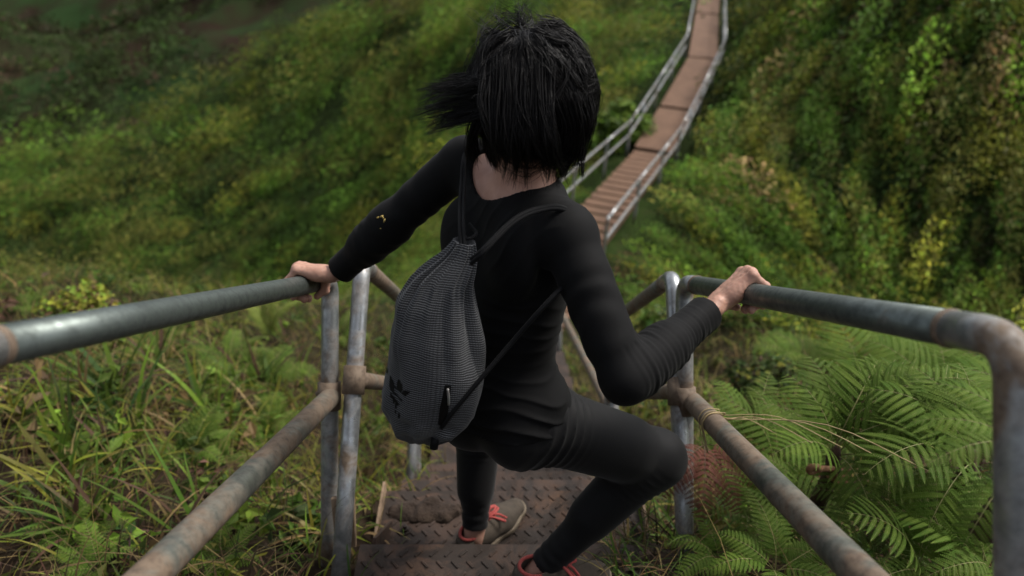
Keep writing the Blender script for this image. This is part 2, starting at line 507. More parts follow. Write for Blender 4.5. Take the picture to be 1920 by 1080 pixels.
tag(ground, 'dark soil of the ridge and the hillsides falling away around it', None, None, 'structure')

# ---------------------------------------------------------------- stairs
HW = .372
def tread_mesh(mb, y0, y1, z, lip=.035, hw=HW, cx=0.0, lugs=True, yaw=0):
    """one diamond-plate step from its back edge y0 to its nose y1 at height z"""
    mb.box((cx, (y0+y1)/2, z-.004), (hw, (y1-y0)/2, .004))
    mb.box((cx, y1+.0025, z-lip/2-.001), (hw, .0025, lip/2))
    mb.box((cx, y0-.0025, z+.008), (hw, .0025, .012))
    if lugs:
        px, py = .036, .030
        k = 0
        for iy, yy in enumerate(np.arange(y0+.022, y1-.012, py)):
            for xx in np.arange(-hw+.02+(iy % 2)*px/2, hw-.012, px):
                a = R(48 if (iy % 2) else -48)
                X = (math.cos(a), math.sin(a), 0); Y = (-math.sin(a), math.cos(a), 0)
                mb.box((cx+xx, yy, z+.0012), (.0125, .0038, .0022), X, Y, bev=.0016)
                k += 1
def nut(mb, c, r=.011):
    c = np.asarray(c, float)
    mb.cyl(c, c+(0, 0, .004), r*1.5, 16)
    mb.tube([c+(0, 0, .003), c+(0, 0, .0035), c+(0, 0, .012), c+(0, 0, .0125)], [r*.9, r, r, r*.9], 6)
    mb.cyl(c+(0, 0, .011), c+(0, 0, .022), r*.5, 10)

def flight(name, label, base, treads, side0, side1, nvec, group='stair flights', hwid=HW, lugs=True, flange=False):
    root = empty(name, base, label, 'stairs', group)
    for (y0, y1, z) in treads:
        mb = MB(); tread_mesh(mb, y0, y1, z, hw=hwid, cx=base[0], lugs=lugs)
        t = mb.build('tread', M_rust, root, smooth=False)
        for s in (-1, 1):
            for yy in (.05, .15):
                if y0+yy < y1-.03:
                    nb = MB(); nut(nb, (base[0]+s*(hwid-.085+(.012 if yy > .1 else 0)), y0+yy, z+.001))
                    bo = nb.build('bolt', M_rust, t, base=base); bo.location = (0, 0, 0)
        if flange and y0 < 1.1:
            for s in (-1, 1):
                fb = MB()
                x = base[0]+s*(hwid+.004)
                fb.add([(x-.0035, y0-.01, z-.045), (x-.0035, y1+.01, z-.045), (x-.0035, y1+.01, z+.035), (x-.0035, y0-.01, z+.018),
                        (x+.0035, y0-.01, z-.045), (x+.0035, y1+.01, z-.045), (x+.0035, y1+.01, z+.035), (x+.0035, y0-.01, z+.018)],
                       [(0,1,2,3),(7,6,5,4),(0,4,5,1),(1,5,6,2),(2,6,7,3),(3,7,4,0)])
                fl = fb.build('side_flange', M_tan, t, base=base, smooth=False); fl.location = (0, 0, 0)
    for s in (-1, 1):
        mb = MB()
        x = base[0]+s*(hwid-.03)
        a = np.asarray(side0)-np.asarray(nvec)*.10; b = np.asarray(side1)-np.asarray(nvec)*.10
        X = unit(b-a)
        mb.box((x, (a[1]+b[1])/2, (a[2]+b[2])/2), (.004, np.linalg.norm(b-a)/2, .035), (1, 0, 0), X, nvec)
        mb.box((x-s*.018, (a[1]+b[1])/2, (a[2]+b[2])/2-.036), (.018, np.linalg.norm(b-a)/2, .004), (1, 0, 0), X, nvec)
        mb.build('stringer', M_rust, root, smooth=False)
    return root

flight('stair_flight', 'rusty diamond plate upper flight under the nearer foot of the person', (0, 1.0, -1.505),
       [(.715, 1.028, -1.490), (.405, .718, -1.300), (.095, .408, -1.110), (-.215, .098, -.92)], B1-T1*1.6, B1, N1_, flange=False)
tr2 = [(1.052, 1.335, -1.672)]
y, z = 1.335, -1.672
while y < 1.93:
    tr2.append((y-.02, y+.215, z-.21)); y += .215; z -= .21
flight('stair_flight', 'rusty diamond plate steep flight with tan side flanges under the farther foot', (0, 1.335, -1.70), tr2, B2+(0, .05, -.05), E2, N2_, flange=True)
y0, z0 = y, z
tr3 = []
while y < E3[1]-.2:
    tr3.append((y-.02, y+.30, z-.15)); y += .30; z -= .15
flight('stair_flight', 'rusty gentler flight beyond the steep one, mostly behind the person', (0, y0, z0), tr3, np.array((0, y0, z0)), np.array((0, y, z)), N3_, lugs=False)

# flights of the far walkway: steps first, then long plates
def frame_of(a, b):
    t = unit(np.asarray(b)-np.asarray(a)); s = unit(np.cross(t, (0, 0, 1))); n = np.cross(s, t)
    return t, s, n
def far_steps(a, b, n_steps, hw):
    root = empty('stair_flight', (np.asarray(a)+b)/2, 'rust brown far flight of narrow steps leading up to the plate walkway', 'stairs', 'stair flights')
    t = np.asarray(b)-a; h = unit((t[0], t[1], 0)); s = np.array((h[1], -h[0], 0)); up = np.array((0, 0, 1.0))
    for i in range(n_steps):
        q = np.asarray(a)+t*((i+.5)/n_steps)
        mb = MB(); L = np.hypot(t[0], t[1])/n_steps
        mb.box(q, (hw, L*.27, .008), s, h, up); mb.box(q+h*L*.24-up*.02, (hw, .006, .016), s, h, up)
        mb.build('tread', M_far_plate, root, smooth=False)
    T, S, N = frame_of(a, b)
    for sg in (-1, 1):
        mb = MB(); mb.box((np.asarray(a)+b)/2+S*sg*(hw-.03)-N*.09, (.012, np.linalg.norm(t)/2, .045), S, T, N)
        mb.build('stringer', M_far_plate, root, smooth=False)
Q3 = np.array((E3[0], y, z))
far_steps(Q3+np.array((.02, .12, -.05)), WAY[0]+unit(WAY[0]-Q3)*-.1, 12, HW)
far_steps(WAY[0], WAY[1], 17, .28)
plates = ['rust brown walkway plate right after the far steps', 'rust brown walkway plate between the first and third plate of the far walkway',
          'long rust brown walkway plate after the right-hand bend', 'farthest rust brown walkway plate at the top edge']
for i in range(1, 5):
    a, b = WAY[i], WAY[i+1]
    T, S, N = frame_of(a, b)
    gap = .09 if i > 1 else .12
    a2, b2 = a+T*gap, b-T*gap*.3
    root = empty('walkway_plate', (a2+b2)/2, plates[i-1], 'walkway', 'far walkway plates')
    mb = MB(); hw = .31
    L = np.linalg.norm(b2-a2)/2
    mb.box((a2+b2)/2, (hw, L, .012), S, T, N)
    mb.build('deck', M_far_plate, root, smooth=False)
    for sg in (-1, 1):
        mb = MB(); mb.box((a2+b2)/2+S*sg*(hw-.03)-N*.06, (.012, L-.02, .045), S, T, N); mb.build('side_beam', M_far_plate, root, smooth=False)
    for q in (a2+T*.06, b2-T*.06):
        mb = MB(); mb.box(q-N*.06, (hw-.06, .02, .045), S, T, N); mb.build('cross_beam', M_far_plate, root, smooth=False)

# ---------------------------------------------------------------- railings
def railing(label, A, B, An, Bn, r_top, r_mid, midA, midB, mats, group='tube railings', bend=.075, bury=.18, clamps=True, seg=18, post_r=None, extra_posts=0):
    """A, B: top corners; An, Bn: post foot points; midA, midB: ends of the lower rail"""
    A, B, An, Bn = map(lambda q: np.asarray(q, float), (A, B, An, Bn))
    root = empty('tube_railing', Bn, label, 'railing', group)
    m_top, m_post, m_mid = mats
    ua, ub = unit(A-An), unit(B-Bn)
    pr = post_r or r_top
    tr = unit(B-A); k = bend*1.25
    mb = MB(); mb.tube([A+tr*k, A*.7+B*.3, A*.3+B*.7, B-tr*k], r_top, seg); mb.build('top_rail', m_top, root)
    for c, f, u, w in ((A, An, ua, tr), (B, Bn, ub, -tr)):
        pth = fillet([f-u*bury, c, c+w*(k+.001)], bend, 10)
        pth = np.vstack([pth[:1], [f*.9+c*.1, f*.4+c*.6], pth[1:]])
        mb = MB(); mb.tube(pth, pr, seg); po = mb.build('post', m_post, root)
        if clamps:
            wb = MB(); q = c+w*k; wb.tube([q-w*.006, q-w*.003, q+w*.003, q+w*.006], [pr*.98, pr+.0016, pr+.0016, pr*.98], seg+4)
            ww = wb.build('weld_ring', M_clamp, po, base=np.array(root.location)); ww.location = (0, 0, 0)
    for k in range(extra_posts):
        s = (k+1)/(extra_posts+1)
        c = A*(1-s)+B*s; f = An*(1-s)+Bn*s; u = unit(c-f)
        mb = MB(); mb.tube([f-u*bury, f, c-u*.01], pr, seg); mb.build('post', m_post, root)
    mb = MB(); ma, mbb = np.asarray(midA), np.asarray(midB)
    tt = unit(mbb-ma)
    mb.tube([ma, ma+tt*.006, ma+tt*.01, mbb-tt*.01, mbb-tt*.006, mbb], [r_mid*.8, r_mid*.97, r_mid, r_mid, r_mid*.97, r_mid*.8], seg+4); mb.build('lower_rail', m_mid, root)
    if clamps:
        for m_, c, f, u in ((ma, A, An, ua), (mbb, B, Bn, ub)):
            s = np.dot(m_-f, u)
            q = f+u*s
            cb = MB()
            cb.tube([q-u*.035, q-u*.0345, q+u*.0345, q+u*.035], [pr+.002, pr+.006, pr+.006, pr+.002], 24)
            side = unit(m_-q) if np.linalg.norm(m_-q) > 1e-3 else np.array((1.0, 0, 0))
            w = unit(np.cross(u, side))
            cb.box(q+w*(pr+.014), (.004, .016, .028), side, w, u, bev=.002)
            cb.box(q+w*(pr+.014)+side*.011, (.003, .016, .028), side, w, u, bev=.0015)
            cl = cb.build('clamp', M_clamp, root)
            bb = MB(); bb.cyl(q+w*(pr+.017)-side*.014, q+w*(pr+.017)+side*.024, .006, 6)
            bo = bb.build('bolt', M_clamp, cl, base=np.array(root.location)); bo.location = (0, 0, 0)
    return root
RT, RM = .0211, .0242
# upper flight, left and right
LA, LB = np.array((-.516, .445, -.391)), np.array((-.446, 1.404, -.959))
RA, RB = np.array((.4968, .5285, -.4325)), np.array((.4225, 1.400, -.965))
H1 = .64
railing('grey near railing tube under the left hand of the person', LA, LB, LA-N1_*H1+(-.02, 0, 0), LB-N1_*H1+(-.012, 0, 0), RT, RM,
        LA-N1_*.335+(.050, .0, .0), LB-N1_*.287+T1*.006+(-.006, .03, -.012)*np.array(0), (M_pipe, M_pipe_stain, M_pipe_rusty))
railing('grey near railing tube under the right hand, its bent corner beside the big ferns', RA, RB, RA-N1_*H1+(.030, 0, 0), RB-N1_*H1+(.012, 0, 0), RT, RM,
        RA-N1_*.335+(-.05, 0, 0), RB-N1_*.292+(.022, -.0, 0), (M_pipe, M_pipe_stain, M_pipe_rusty))
# steep flight
H2 = .61
def pair2(x, xl, label, dx):
    A = np.array((x, 1.468, -.955 if x < 0 else -.992)); Bt = A+T2*L2+(dx, 0, 0)
    return railing(label, A, Bt, A-N2_*H2+(xl, 0, 0), Bt-N2_*H2+(xl, 0, 0), RT, .0211, A-N2_*.29+(.004, 0, 0), Bt-N2_*.29, (M_pipe_rusty, M_pipe_bright, M_pipe_rusty))
pair2(-.378, -.022, 'second railing tube on the left, from its bright bent post down behind the grey bag', .0)
pair2(.412, .004, 'second railing tube on the right, running down behind the bent right arm', .0)
H3 = .60
for x, lab in ((-.40, 'third railing tube on the left, hidden behind the back of the person'), (.40, 'third railing tube on the right, seen in the gap between torso and right arm')):
    A = E2+N2_*0+np.array((x, .33, .40)); Bt = A+T3*2.3+np.array((-.05, 0, 0))
    railing(lab, A, Bt, A-N3_*H3, Bt-N3_*H3, RT, RT, A-N3_*.29, Bt-N3_*.29, (M_pipe_rusty, M_pipe_bright, M_pipe_rusty), clamps=False, seg=12)
# railings along the far steps and walkway
far_names = ['far flight of steps', 'first far walkway plate', 'second far walkway plate', 'third far walkway plate', 'last far walkway plate']
def side_pts(i, sg, h, s):
    a, b = WAY[i], WAY[i+1]; T, S, N = frame_of(a, b)
    return a*(1-s)+b*s+S*sg*.40+N*h
for sg, sname in ((-1, 'left'), (1, 'right')):
    for i in range(len(WAY)-1):
        cuts = [(0, .34), (.33, .68), (.67, 1.0)] if i == 0 else [(0, 1.0)]
        for k, (s0, s1) in enumerate(cuts):
            lab = '%s tube railing along the %s' % (sname, far_names[i]) if i else '%s tube railing along the far flight of steps, %s of three' % (sname, ('lowest', 'middle', 'highest')[k])
            T, S, N = frame_of(WAY[i], WAY[i+1])
            A, Bt = side_pts(i, sg, .47, s0)+T*.02, side_pts(i, sg, .47, s1)-T*.02
            railing(lab, A, Bt, A-N*.47, Bt-N*.47, .018, .017, A-N*.23, Bt-N*.23, (M_pipe_bright,)*3, bend=.06, clamps=False, seg=10, extra_posts=0 if i == 0 else 1, bury=.1)

# small wooden stakes and a stone at the foot of the left posts
def stake(label, px, py, d, lean):
    t = P(px, py, d); u = unit((lean, .30, .95)); f = t-u*.20
    mb = MB(); s = unit(np.cross(u, (0, 1, 0))); w = np.cross(s, u)
    mb.box((t+f)/2, (.010, .006, .10), s, w, u, bev=.002)
    o = mb.build('wooden_stake', M_tan, None, f, smooth=False)
    tag(o, label, 'stake', 'stakes by the left posts')
stake('taller brown wooden stake beside the second left post', 655, 892, 1.66, .03)
stake('short pale wooden stake low between the two left posts', 629, 932, 1.66, .0)
# ---------------------------------------------------------------- signed-distance modelling
class Field:
    def __init__(s, lo, hi, h):
        s.h = h; s.o = np.asarray(lo, float)
        s.n = np.ceil((np.asarray(hi)-s.o)/h).astype(int)+1
        s.F = np.full(tuple(s.n), 1.0, np.float32)
        s.ax = [(s.o[k]+h*np.arange(s.n[k])).astype(np.float32) for k in range(3)]
    def sub(s, lo, hi):
        i0 = np.clip(np.floor((np.asarray(lo)-s.o)/s.h).astype(int), 0, s.n)
        i1 = np.clip(np.ceil((np.asarray(hi)-s.o)/s.h).astype(int)+1, 0, s.n)
        sl = tuple(slice(a, b) for a, b in zip(i0, i1))
        if any(b <= a for a, b in zip(i0, i1)): return None, None
        X, Y, Z = np.meshgrid(s.ax[0][sl[0]], s.ax[1][sl[1]], s.ax[2][sl[2]], indexing='ij')
        return sl, np.stack([X, Y, Z], -1)
    def smin(s, sl, d, k):
        a = s.F[sl]
        if k <= 0: s.F[sl] = np.minimum(a, d); return
        h = np.clip(.5+.5*(a-d)/k, 0, 1)
        s.F[sl] = a*(1-h)+d*h-k*h*(1-h)
    def rc(s, a, b, ra, rb, k=.02, off=0.0, flat=None):
        a = np.asarray(a, np.float32); b = np.asarray(b, np.float32); m = max(ra, rb)+off+k+.03
        sl, p = s.sub(np.minimum(a, b)-m, np.maximum(a, b)+m)
        if sl is None: return s
        ba = b-a; t = np.clip(((p-a)@ba)/np.dot(ba, ba), 0, 1)
        q = p-a-t[..., None]*ba
        if flat is not None:                      # flatten across axis flat[0] by flat[1]
            ax, f = np.asarray(flat[0], np.float32), flat[1]
            c = q@ax
            q = q+(c*(1/f-1))[..., None]*ax
        d = np.sqrt((q*q).sum(-1))-(ra+(rb-ra)*t)-off
        s.smin(sl, d.astype(np.float32), k); return s
    def el(s, c, rad, Rm=None, k=.02, off=0.0):
        c = np.asarray(c, np.float32); rad = np.asarray(rad, np.float32)+off; m = rad.max()+k+.03
        sl, p = s.sub(c-m, c+m)
        if sl is None: return s
        q = p-c
        if Rm is not None: q = q@np.asarray(Rm, np.float32).T   # rows = axes
        k0 = np.sqrt(((q/rad)**2).sum(-1)); k1 = np.sqrt(((q/rad**2)**2).sum(-1))+1e-9
        s.smin(sl, (k0*(k0-1)/k1).astype(np.float32), k); return s
    def cut(s, c, n, rad=9.0, k=.0):
        """keep the side of the plane n points away from, within rad of c"""
        c = np.asarray(c, np.float32); n = unit(n).astype(np.float32)
        sl, p = s.sub(c-rad, c+rad)
        if sl is None: return s
        s.F[sl] = np.maximum(s.F[sl], np.where(((p-c)**2).sum(-1) < rad*rad, (p-c)@n, -1).astype(np.float32)); return s
    def disp(s, lo, hi, fn):
        sl, p = s.sub(lo, hi)
        near = np.abs(s.F[sl]) < .02
        d = s.F[sl]; q = p[near]; d[near] += fn(q).astype(np.float32); s.F[sl] = d; return s
    def mesh(s):
        F = s.F; ins = F < 0
        nx, ny, nz = F.shape
        corners = [(i, j, k) for i in (0, 1) for j in (0, 1) for k in (0, 1)]
        cnt = np.zeros((nx-1, ny-1, nz-1), np.uint8)
        for i, j, k in corners: cnt += ins[i:nx-1+i, j:ny-1+j, k:nz-1+k]
        act = (cnt > 0) & (cnt < 8)
        idx = np.argwhere(act)
        ids = np.full(act.shape, -1, np.int64); ids[act] = np.arange(len(idx))
        val = {c: F[idx[:, 0]+c[0], idx[:, 1]+c[1], idx[:, 2]+c[2]] for c in corners}
        acc = np.zeros((len(idx), 3)); w = np.zeros(len(idx))
        for c0 in corners:
            for ax in range(3):
                if c0[ax] == 0:
                    c1 = list(c0); c1[ax] = 1; c1 = tuple(c1)
                    a, b = val[c0], val[c1]
                    x = (a < 0) != (b < 0)
                    t = np.where(x, a/np.where(a-b == 0, 1, a-b), 0)
                    pt = np.tile(np.array(c0, float), (len(idx), 1)); pt[:, ax] += t
                    acc[x] += pt[x]; w += x
        V = s.o+s.h*(idx+acc/w[:, None])
        Q = []
        for ax in range(3):
            o = [1, 1, 1]; o[ax] = 0
            A = ins[tuple(slice(o[d], F.shape[d]-1) for d in range(3))]
            st = [o[d] for d in range(3)]
            sh = list(st); sh[ax] += 1
            B = ins[tuple(slice(sh[d], sh[d]+A.shape[d]) for d in range(3))]
            e = np.argwhere(A != B); fl = A[tuple(e.T)]
            e = e+np.array(st)
            u, v = [(1, 2), (2, 0), (0, 1)][ax]
            du = np.zeros(3, int); du[u] = 1; dv = np.zeros(3, int); dv[v] = 1
            f = np.stack([ids[tuple((e-du-dv).T)], ids[tuple((e-dv).T)], ids[tuple(e.T)], ids[tuple((e-du).T)]], -1)
            f[~fl] = f[~fl][:, ::-1]
            Q.append(f)
        return V, np.vstack(Q)

# ---------------------------------------------------------------- the person: joints
J = dict(
    Ls=P(868, 300, 1.36), Le=P(742, 412, 1.43), Lw=P(612, 508, 1.535),
    Rs=P(1068, 446, 1.19), Re=P(1172, 712, 1.13), Rw=P(1338, 586, 1.265),
    C7=P(985, 352, 1.25), Lh=P(912, 768, 1.455), Rh=P(985, 783, 1.36),
    Lk=P(903, 782, 1.80), La=P(889, 1004, 1.845),
    Rk=P(1230, 858, 1.50), Ra=P(1002, 1076, 1.560), H=P(1000, 190, 1.20))
Ls, Le, Lw, Rs, Re, Rw, C7, Lh, Rh, Lk, La, Rk, Ra, Hc = [J[k] for k in 'Ls Le Lw Rs Re Rw C7 Lh Rh Lk La Rk Ra H'.split()]
pel = (Lh+Rh)/2
shm = (Ls+Rs)/2
up_t = unit(shm-pel)                              # along the trunk
rt_s = unit((Rs-Ls)-up_t*np.dot(Rs-Ls, up_t))     # to the right at the shoulders
fw_s = np.cross(up_t, rt_s)                       # forward at the shoulders
rt_p = np.array((.80, -.60, .0)); rt_p = unit(rt_p-up_t*np.dot(rt_p, up_t)); fw_p = np.cross(up_t, rt_p)
Ms = np.stack([rt_s, fw_s, up_t]); Mp = np.stack([rt_p, fw_p, up_t])
rt_m = unit(rt_s+rt_p); Mm = np.stack([rt_m, np.cross(up_t, rt_m), up_t])
TL = np.linalg.norm(shm-pel)
def trunk(F, off=0.0):
    F.el(pel+up_t*.035, (.142, .098, .105), Mp, .03, off)
    for h, sd in ((Lh, -1), (Rh, 1)):
        F.el(pel+rt_p*sd*.060-fw_p*.038-up_t*.010, (.068, .066, .070), Mp, .03, off)
    F.el(pel+up_t*TL*.42, (.103, .077, .13), Mm, .045, off)
    F.el(pel+up_t*TL*.70+fw_s*.012, (.118, .088, .14), Ms, .045, off)
    F.el(pel+up_t*TL*.92+fw_s*.01, (.112, .068, .072), Ms, .045, off)
    for sd in (-1, 1):
        F.el(pel+up_t*TL*.70+fw_s*.075+rt_s*sd*.06, (.052, .045, .05), Ms, .03, off)     # chest
        F.el(pel+up_t*TL*.80-fw_s*.062+rt_s*sd*.072, (.050, .026, .075), Ms, .03, off)    # shoulder blades
    F.rc(Ls+(shm-Ls)*.25, C7-up_t*.035, .042, .050, .04, off)
    F.rc(Rs+(shm-Rs)*.25, C7-up_t*.035, .042, .050, .04, off)
    F.el(Ls+(shm-Ls)*.08, (.046, .046, .046), None, .03, off); F.el(Rs+(shm-Rs)*.05, (.050, .050, .050), None, .03, off)
def arms(F, off=0.0, ext=True):
    for s, e, w in ((Ls, Le, Lw), (Rs, Re, Rw)):
        F.rc(s+(shm-s)*.03, e, .046, .037, .03, off)
        F.rc(s+(e-s)*.25, s+(e-s)*.75, .041, .038, .03, off)
        F.rc(e, w, .037, .0255, .025, off)
        F.el(e+(w-e)*.27, (.040, .040, .06), np.stack([unit(np.cross(w-e, (0, 0, 1))), unit(np.cross(np.cross(w-e, (0, 0, 1)), w-e)), unit(w-e)]), .03, off)
def legs(F, off=0.0):
    for h, k, a, s in ((Lh, Lk, La, -1), (Rh, Rk, Ra, 1)):
        F.rc(h, k, .068, .058, .03, off)
        F.rc(h+(k-h)*.15, h+(k-h)*.72, .069, .065, .03, off)
        F.el(k, (.050, .050, .050), None, .03, off)
        F.rc(k, a, .050, .031, .03, off)
        sh = unit(a-k); bk = -fw_p-sh*np.dot(-fw_p, sh); bk = unit(bk)
        if s > 0: bk = unit(np.cross(sh, np.cross(-(k-h), sh)))
        F.rc(k+sh*.05+bk*.014, k+sh*.19+bk*.012, .050, .040, .035, off)
        F.el(k-bk*.014, (.040, .040, .040), None, .03, off)

base_p = np.array((0.0, 1.05, -1.672))
person = None
# --- body (skin): trunk, neck, head, limbs
hu = unit((-.02, .36, .93)); hf = unit(np.array((.42, .80, -.30))); hf = unit(hf-hu*np.dot(hf, hu)); hr = np.cross(hf, hu)
Mh = np.stack([hr, hf, hu])
B = Field((-.62, .62, -1.74), (.58, 1.66, -.24), .0058)
trunk(B, -.004); legs(B, -.006)
for s, e, w in ((Ls, Le, Lw), (Rs, Re, Rw)):
    B.rc(s+(shm-s)*.03, e, .042, .032, .03); B.rc(e, e+(w-e)*.40, .030, .026, .02)
B.rc(C7-up_t*.03, Hc-hu*.045-hf*.025, .054, .052, .03)
B.el(Hc+hu*.01-hf*.005, (.074, .092, .096), Mh, .02)
B.rc(Hc-hu*.055+hf*.045, Hc-hu*.085+hf*.070, .048, .026, .03)                # jaw, chin
B.rc(Hc-hu*.005+hf*.088, Hc-hu*.035+hf*.100, .009, .013, .012)               # nose
B.el(Hc-hu*.065+hf*.090, (.022, .010, .008), Mh, .008)                       # mouth
for s in (-1, 1):
    B.el(Hc-hu*.015-hf*.005+hr*s*.076, (.010, .018, .030), Mh, .006)         # ears
for h, k, a in ((Lh, Lk, La), (Rh, Rk, Ra)):
    B.rc(a-unit(a-k)*.06, a+np.array((0, 0, -.03)), .0255, .028, .01)
bV, bF = B.mesh()
parts_V, parts_F = [bV], [bF]; nV = len(bV)

# --- hands, modelled finely in the same mesh
def hand(O, a, c, n, elbow, phi, tilt, thumb_phi, out_a=0.0, h=.0017):
    """O: axis point of the tube; a: along it (thumb side); c: outward over it; n: up"""
    a, c, n = map(unit, (a, c, n))
    rt = .0211
    pos = lambda ang, r, s: O + (c*math.sin(R(ang))+n*math.cos(R(ang)))*r + a*s
    pd = c*math.cos(R(tilt))+n*math.sin(R(tilt)); pn = -c*math.sin(R(tilt))+n*math.cos(R(tilt))
    K = [pos(phi+dp, rt+.0160+dr, s) for s, dp, dr in ((.031, 0, .001), (.0105, 3, .004), (-.010, 2, .002), (-.029, -5, -.002))]
    km = sum(K)/4
    W = km-pd*.083-pn*.004
    F = Field(O-.20, O+.20, h)
    rad = (.0112, .0112, .0105, .0094)
    ws = (.016, .006, -.005, -.015)
    for k, r_, w in zip(K, rad, ws):
        F.rc(W+a*w*1.05+pd*.006, k, .0135, r_, .010)
        F.el(k+pn*.0035, (r_*.86,)*3, None, .006)                                # knuckle
        F.rc(W+a*w+pd*.03+pn*.010, k+pn*.006, .0035, .0042, .008)                # tendon
    F.el(km-pd*.050-a*.020-pn*.006, (.017, .017, .028), np.stack([a, pn, pd]), .012)      # heel of the little-finger side
    F.el(km-pd*.052+a*.018-pn*.008, (.018, .017, .027), np.stack([a, pn, pd]), .012)      # ball of the thumb
    LS = ((.041, .024, .021), (.045, .028, .022), (.042, .026, .022), (.033, .020, .019))
    for i, (k, L) in enumerate(zip(K, LS)):
        rr = rad[i]*.80
        r_f = rt+rr+.0005
        ang = phi+(0, 3, 2, -5)[i]; s = np.dot(k-O, a)
        pts = [k]
        ang2 = ang
        for q, l in enumerate(L):
            ang2 += math.degrees(l*(1.02 if q else .86)/r_f)
            s2 = s+(.0015*(1.5-i))*(-.6)*(q+1)
            pts.append(pos(ang2, r_f, s2))
        r0 = rr*1.06
        for q in range(3):
            p0, p1 = pts[q], pts[q+1]
            # split each phalanx in two so that it lies round the tube instead of through it
            F.rc(p0, p1, rr*(1.08-.07*q), rr*(1.01-.09*q), .004)
            F.el(p1, (rr*(1.06-.08*q),)*3, None, .004)
        tip = pts[3]; dr = unit(pts[3]-O-a*np.dot(pts[3]-O, a))
        F.el(tip+dr*rr*.55, (rr*.55,)*3, None, .003)
    # thumb: leaves the side of the palm near its base and closes under the tube
    t0 = W+pd*.022+a*.020-pn*.005
    t1 = t0+pd*.014+a*.024-pn*.012
    ta = thumb_phi
    t2 = pos(ta, rt+.0105, np.dot(t1-O, a)+.010)
    t3 = pos(ta-42, rt+.0095, np.dot(t1-O, a)+.006)
    F.rc(t0, t1, .0145, .0115, .010); F.rc(t1, t2, .0112, .0098, .006); F.rc(t2, t3, .0096, .0078, .004)
    # wrist and the start of the forearm
    fd = unit(elbow-W)
    wa = unit(a-fd*np.dot(a, fd))
    for s_, r_ in ((.0100, .0160), (-.0100, .0155)):
        F.rc(W+a*s_*1.0+pd*.008, W+fd*.030+wa*s_, r_*.98, r_, .012)
        F.rc(W+fd*.030+wa*s_, W+fd*.085+wa*s_*.9, r_, r_*.98, .012)
    F.el(W+fd*.020-wa*.020+pn*.010, (.0085,)*3, None, .010)                       # wrist bone
    # keep clear of the tube
    sl, p = F.sub(O-.2, O+.2)
    q = p-O.astype(np.float32); q = q-(q@a.astype(np.float32))[..., None]*a.astype(np.float32)
    F.F[sl] = np.maximum(F.F[sl], rt-.0004-np.sqrt((q*q).sum(-1)))
    F.disp(O-.2, O+.2, lambda q: .0005*vnoise(q, 220))
    return F.mesh(), W, fd
def on_rail(A, Bp, px, py):
    """point of the rail A-B closest to the ray through a photograph pixel"""
    best, bd = None, 9
    for s in np.linspace(0, 1, 400):
        q = A*(1-s)+Bp*s
        d = _cp*q[1]-_sp*q[2]; v = _sp*q[1]+_cp*q[2]
        e = math.hypot(960+FPX*q[0]/d-px, 540-FPX*v/d-py)
        if best is None or e < bd: best, bd = q, e
    return best
OL = on_rail(LA, LB, 572, 540); OR = on_rail(RA, RB, 1400, 555)
aL = unit(LB-LA); aR = unit(RB-RA)
cL = unit(np.array((-1.0, 0, 0))-aL*np.dot((-1.0, 0, 0), aL)); nL = unit(np.cross(cL, aL)); nL = nL if nL[2] > 0 else -nL
cR = unit(np.array((1.0, 0, 0))-aR*np.dot((1.0, 0, 0), aR)); nR = unit(np.cross(aR, cR)); nR = nR if nR[2] > 0 else -nR
(hv, hq), WL, fL = hand(OL, aL, cL, nL, Le, 18, 6, -120)
parts_V.append(hv); parts_F.append(hq+nV); nV += len(hv)
(hv, hq), WR, fR = hand(OR, aR, cR, nR, Re, 6, 40, -140)
parts_V.append(hv); parts_F.append(hq+nV); nV += len(hv)
person = npmesh('person', np.vstack(parts_V), np.vstack(parts_F), M_skin, None, base_p)
tag(person, 'person in black top and leggings stepping down, both hands on the rails', 'person')
# the sleeves end at the real wrists
Lw = WL+fL*.016; Rw = WR+fR*.048

# --- shirt
S = Field((-.60, .72, -1.16), (.47, 1.52, -.44), .0030)
trunk(S, .0028)
for s, e, w, r_w in ((Ls, Le, Lw, .0275), (Rs, Re, Rw, .0300)):
    dl = .0035 if s is Ls else 0
    S.rc(s+(shm-s)*.03, e, .041-dl, .034, .025, .0033)
    S.rc(s+(e-s)*.25, s+(e-s)*.75, .039-dl, .036-dl, .02, .003)
    S.rc(e, w, .036, r_w, .02, .003)
    S.rc(e+(w-e)*.16, e+(w-e)*.45, .037, .036, .03, .003)
    fd_ = unit(w-e)
    S.rc(w-fd_*.012, w-fd_*.001, r_w+.0030, r_w+.0034, .006)                      # cuff band
    if s is Rs:                                                                   # rolled lip at the cuff
        S.rc(w-fd_*.004-np.array((0, 0, .022)), w-fd_*.001-np.array((0, 0, .030)), .010, .006, .006)
S.rc(C7-up_t*.05, C7-up_t*.015, .066, .060, .03, .002)
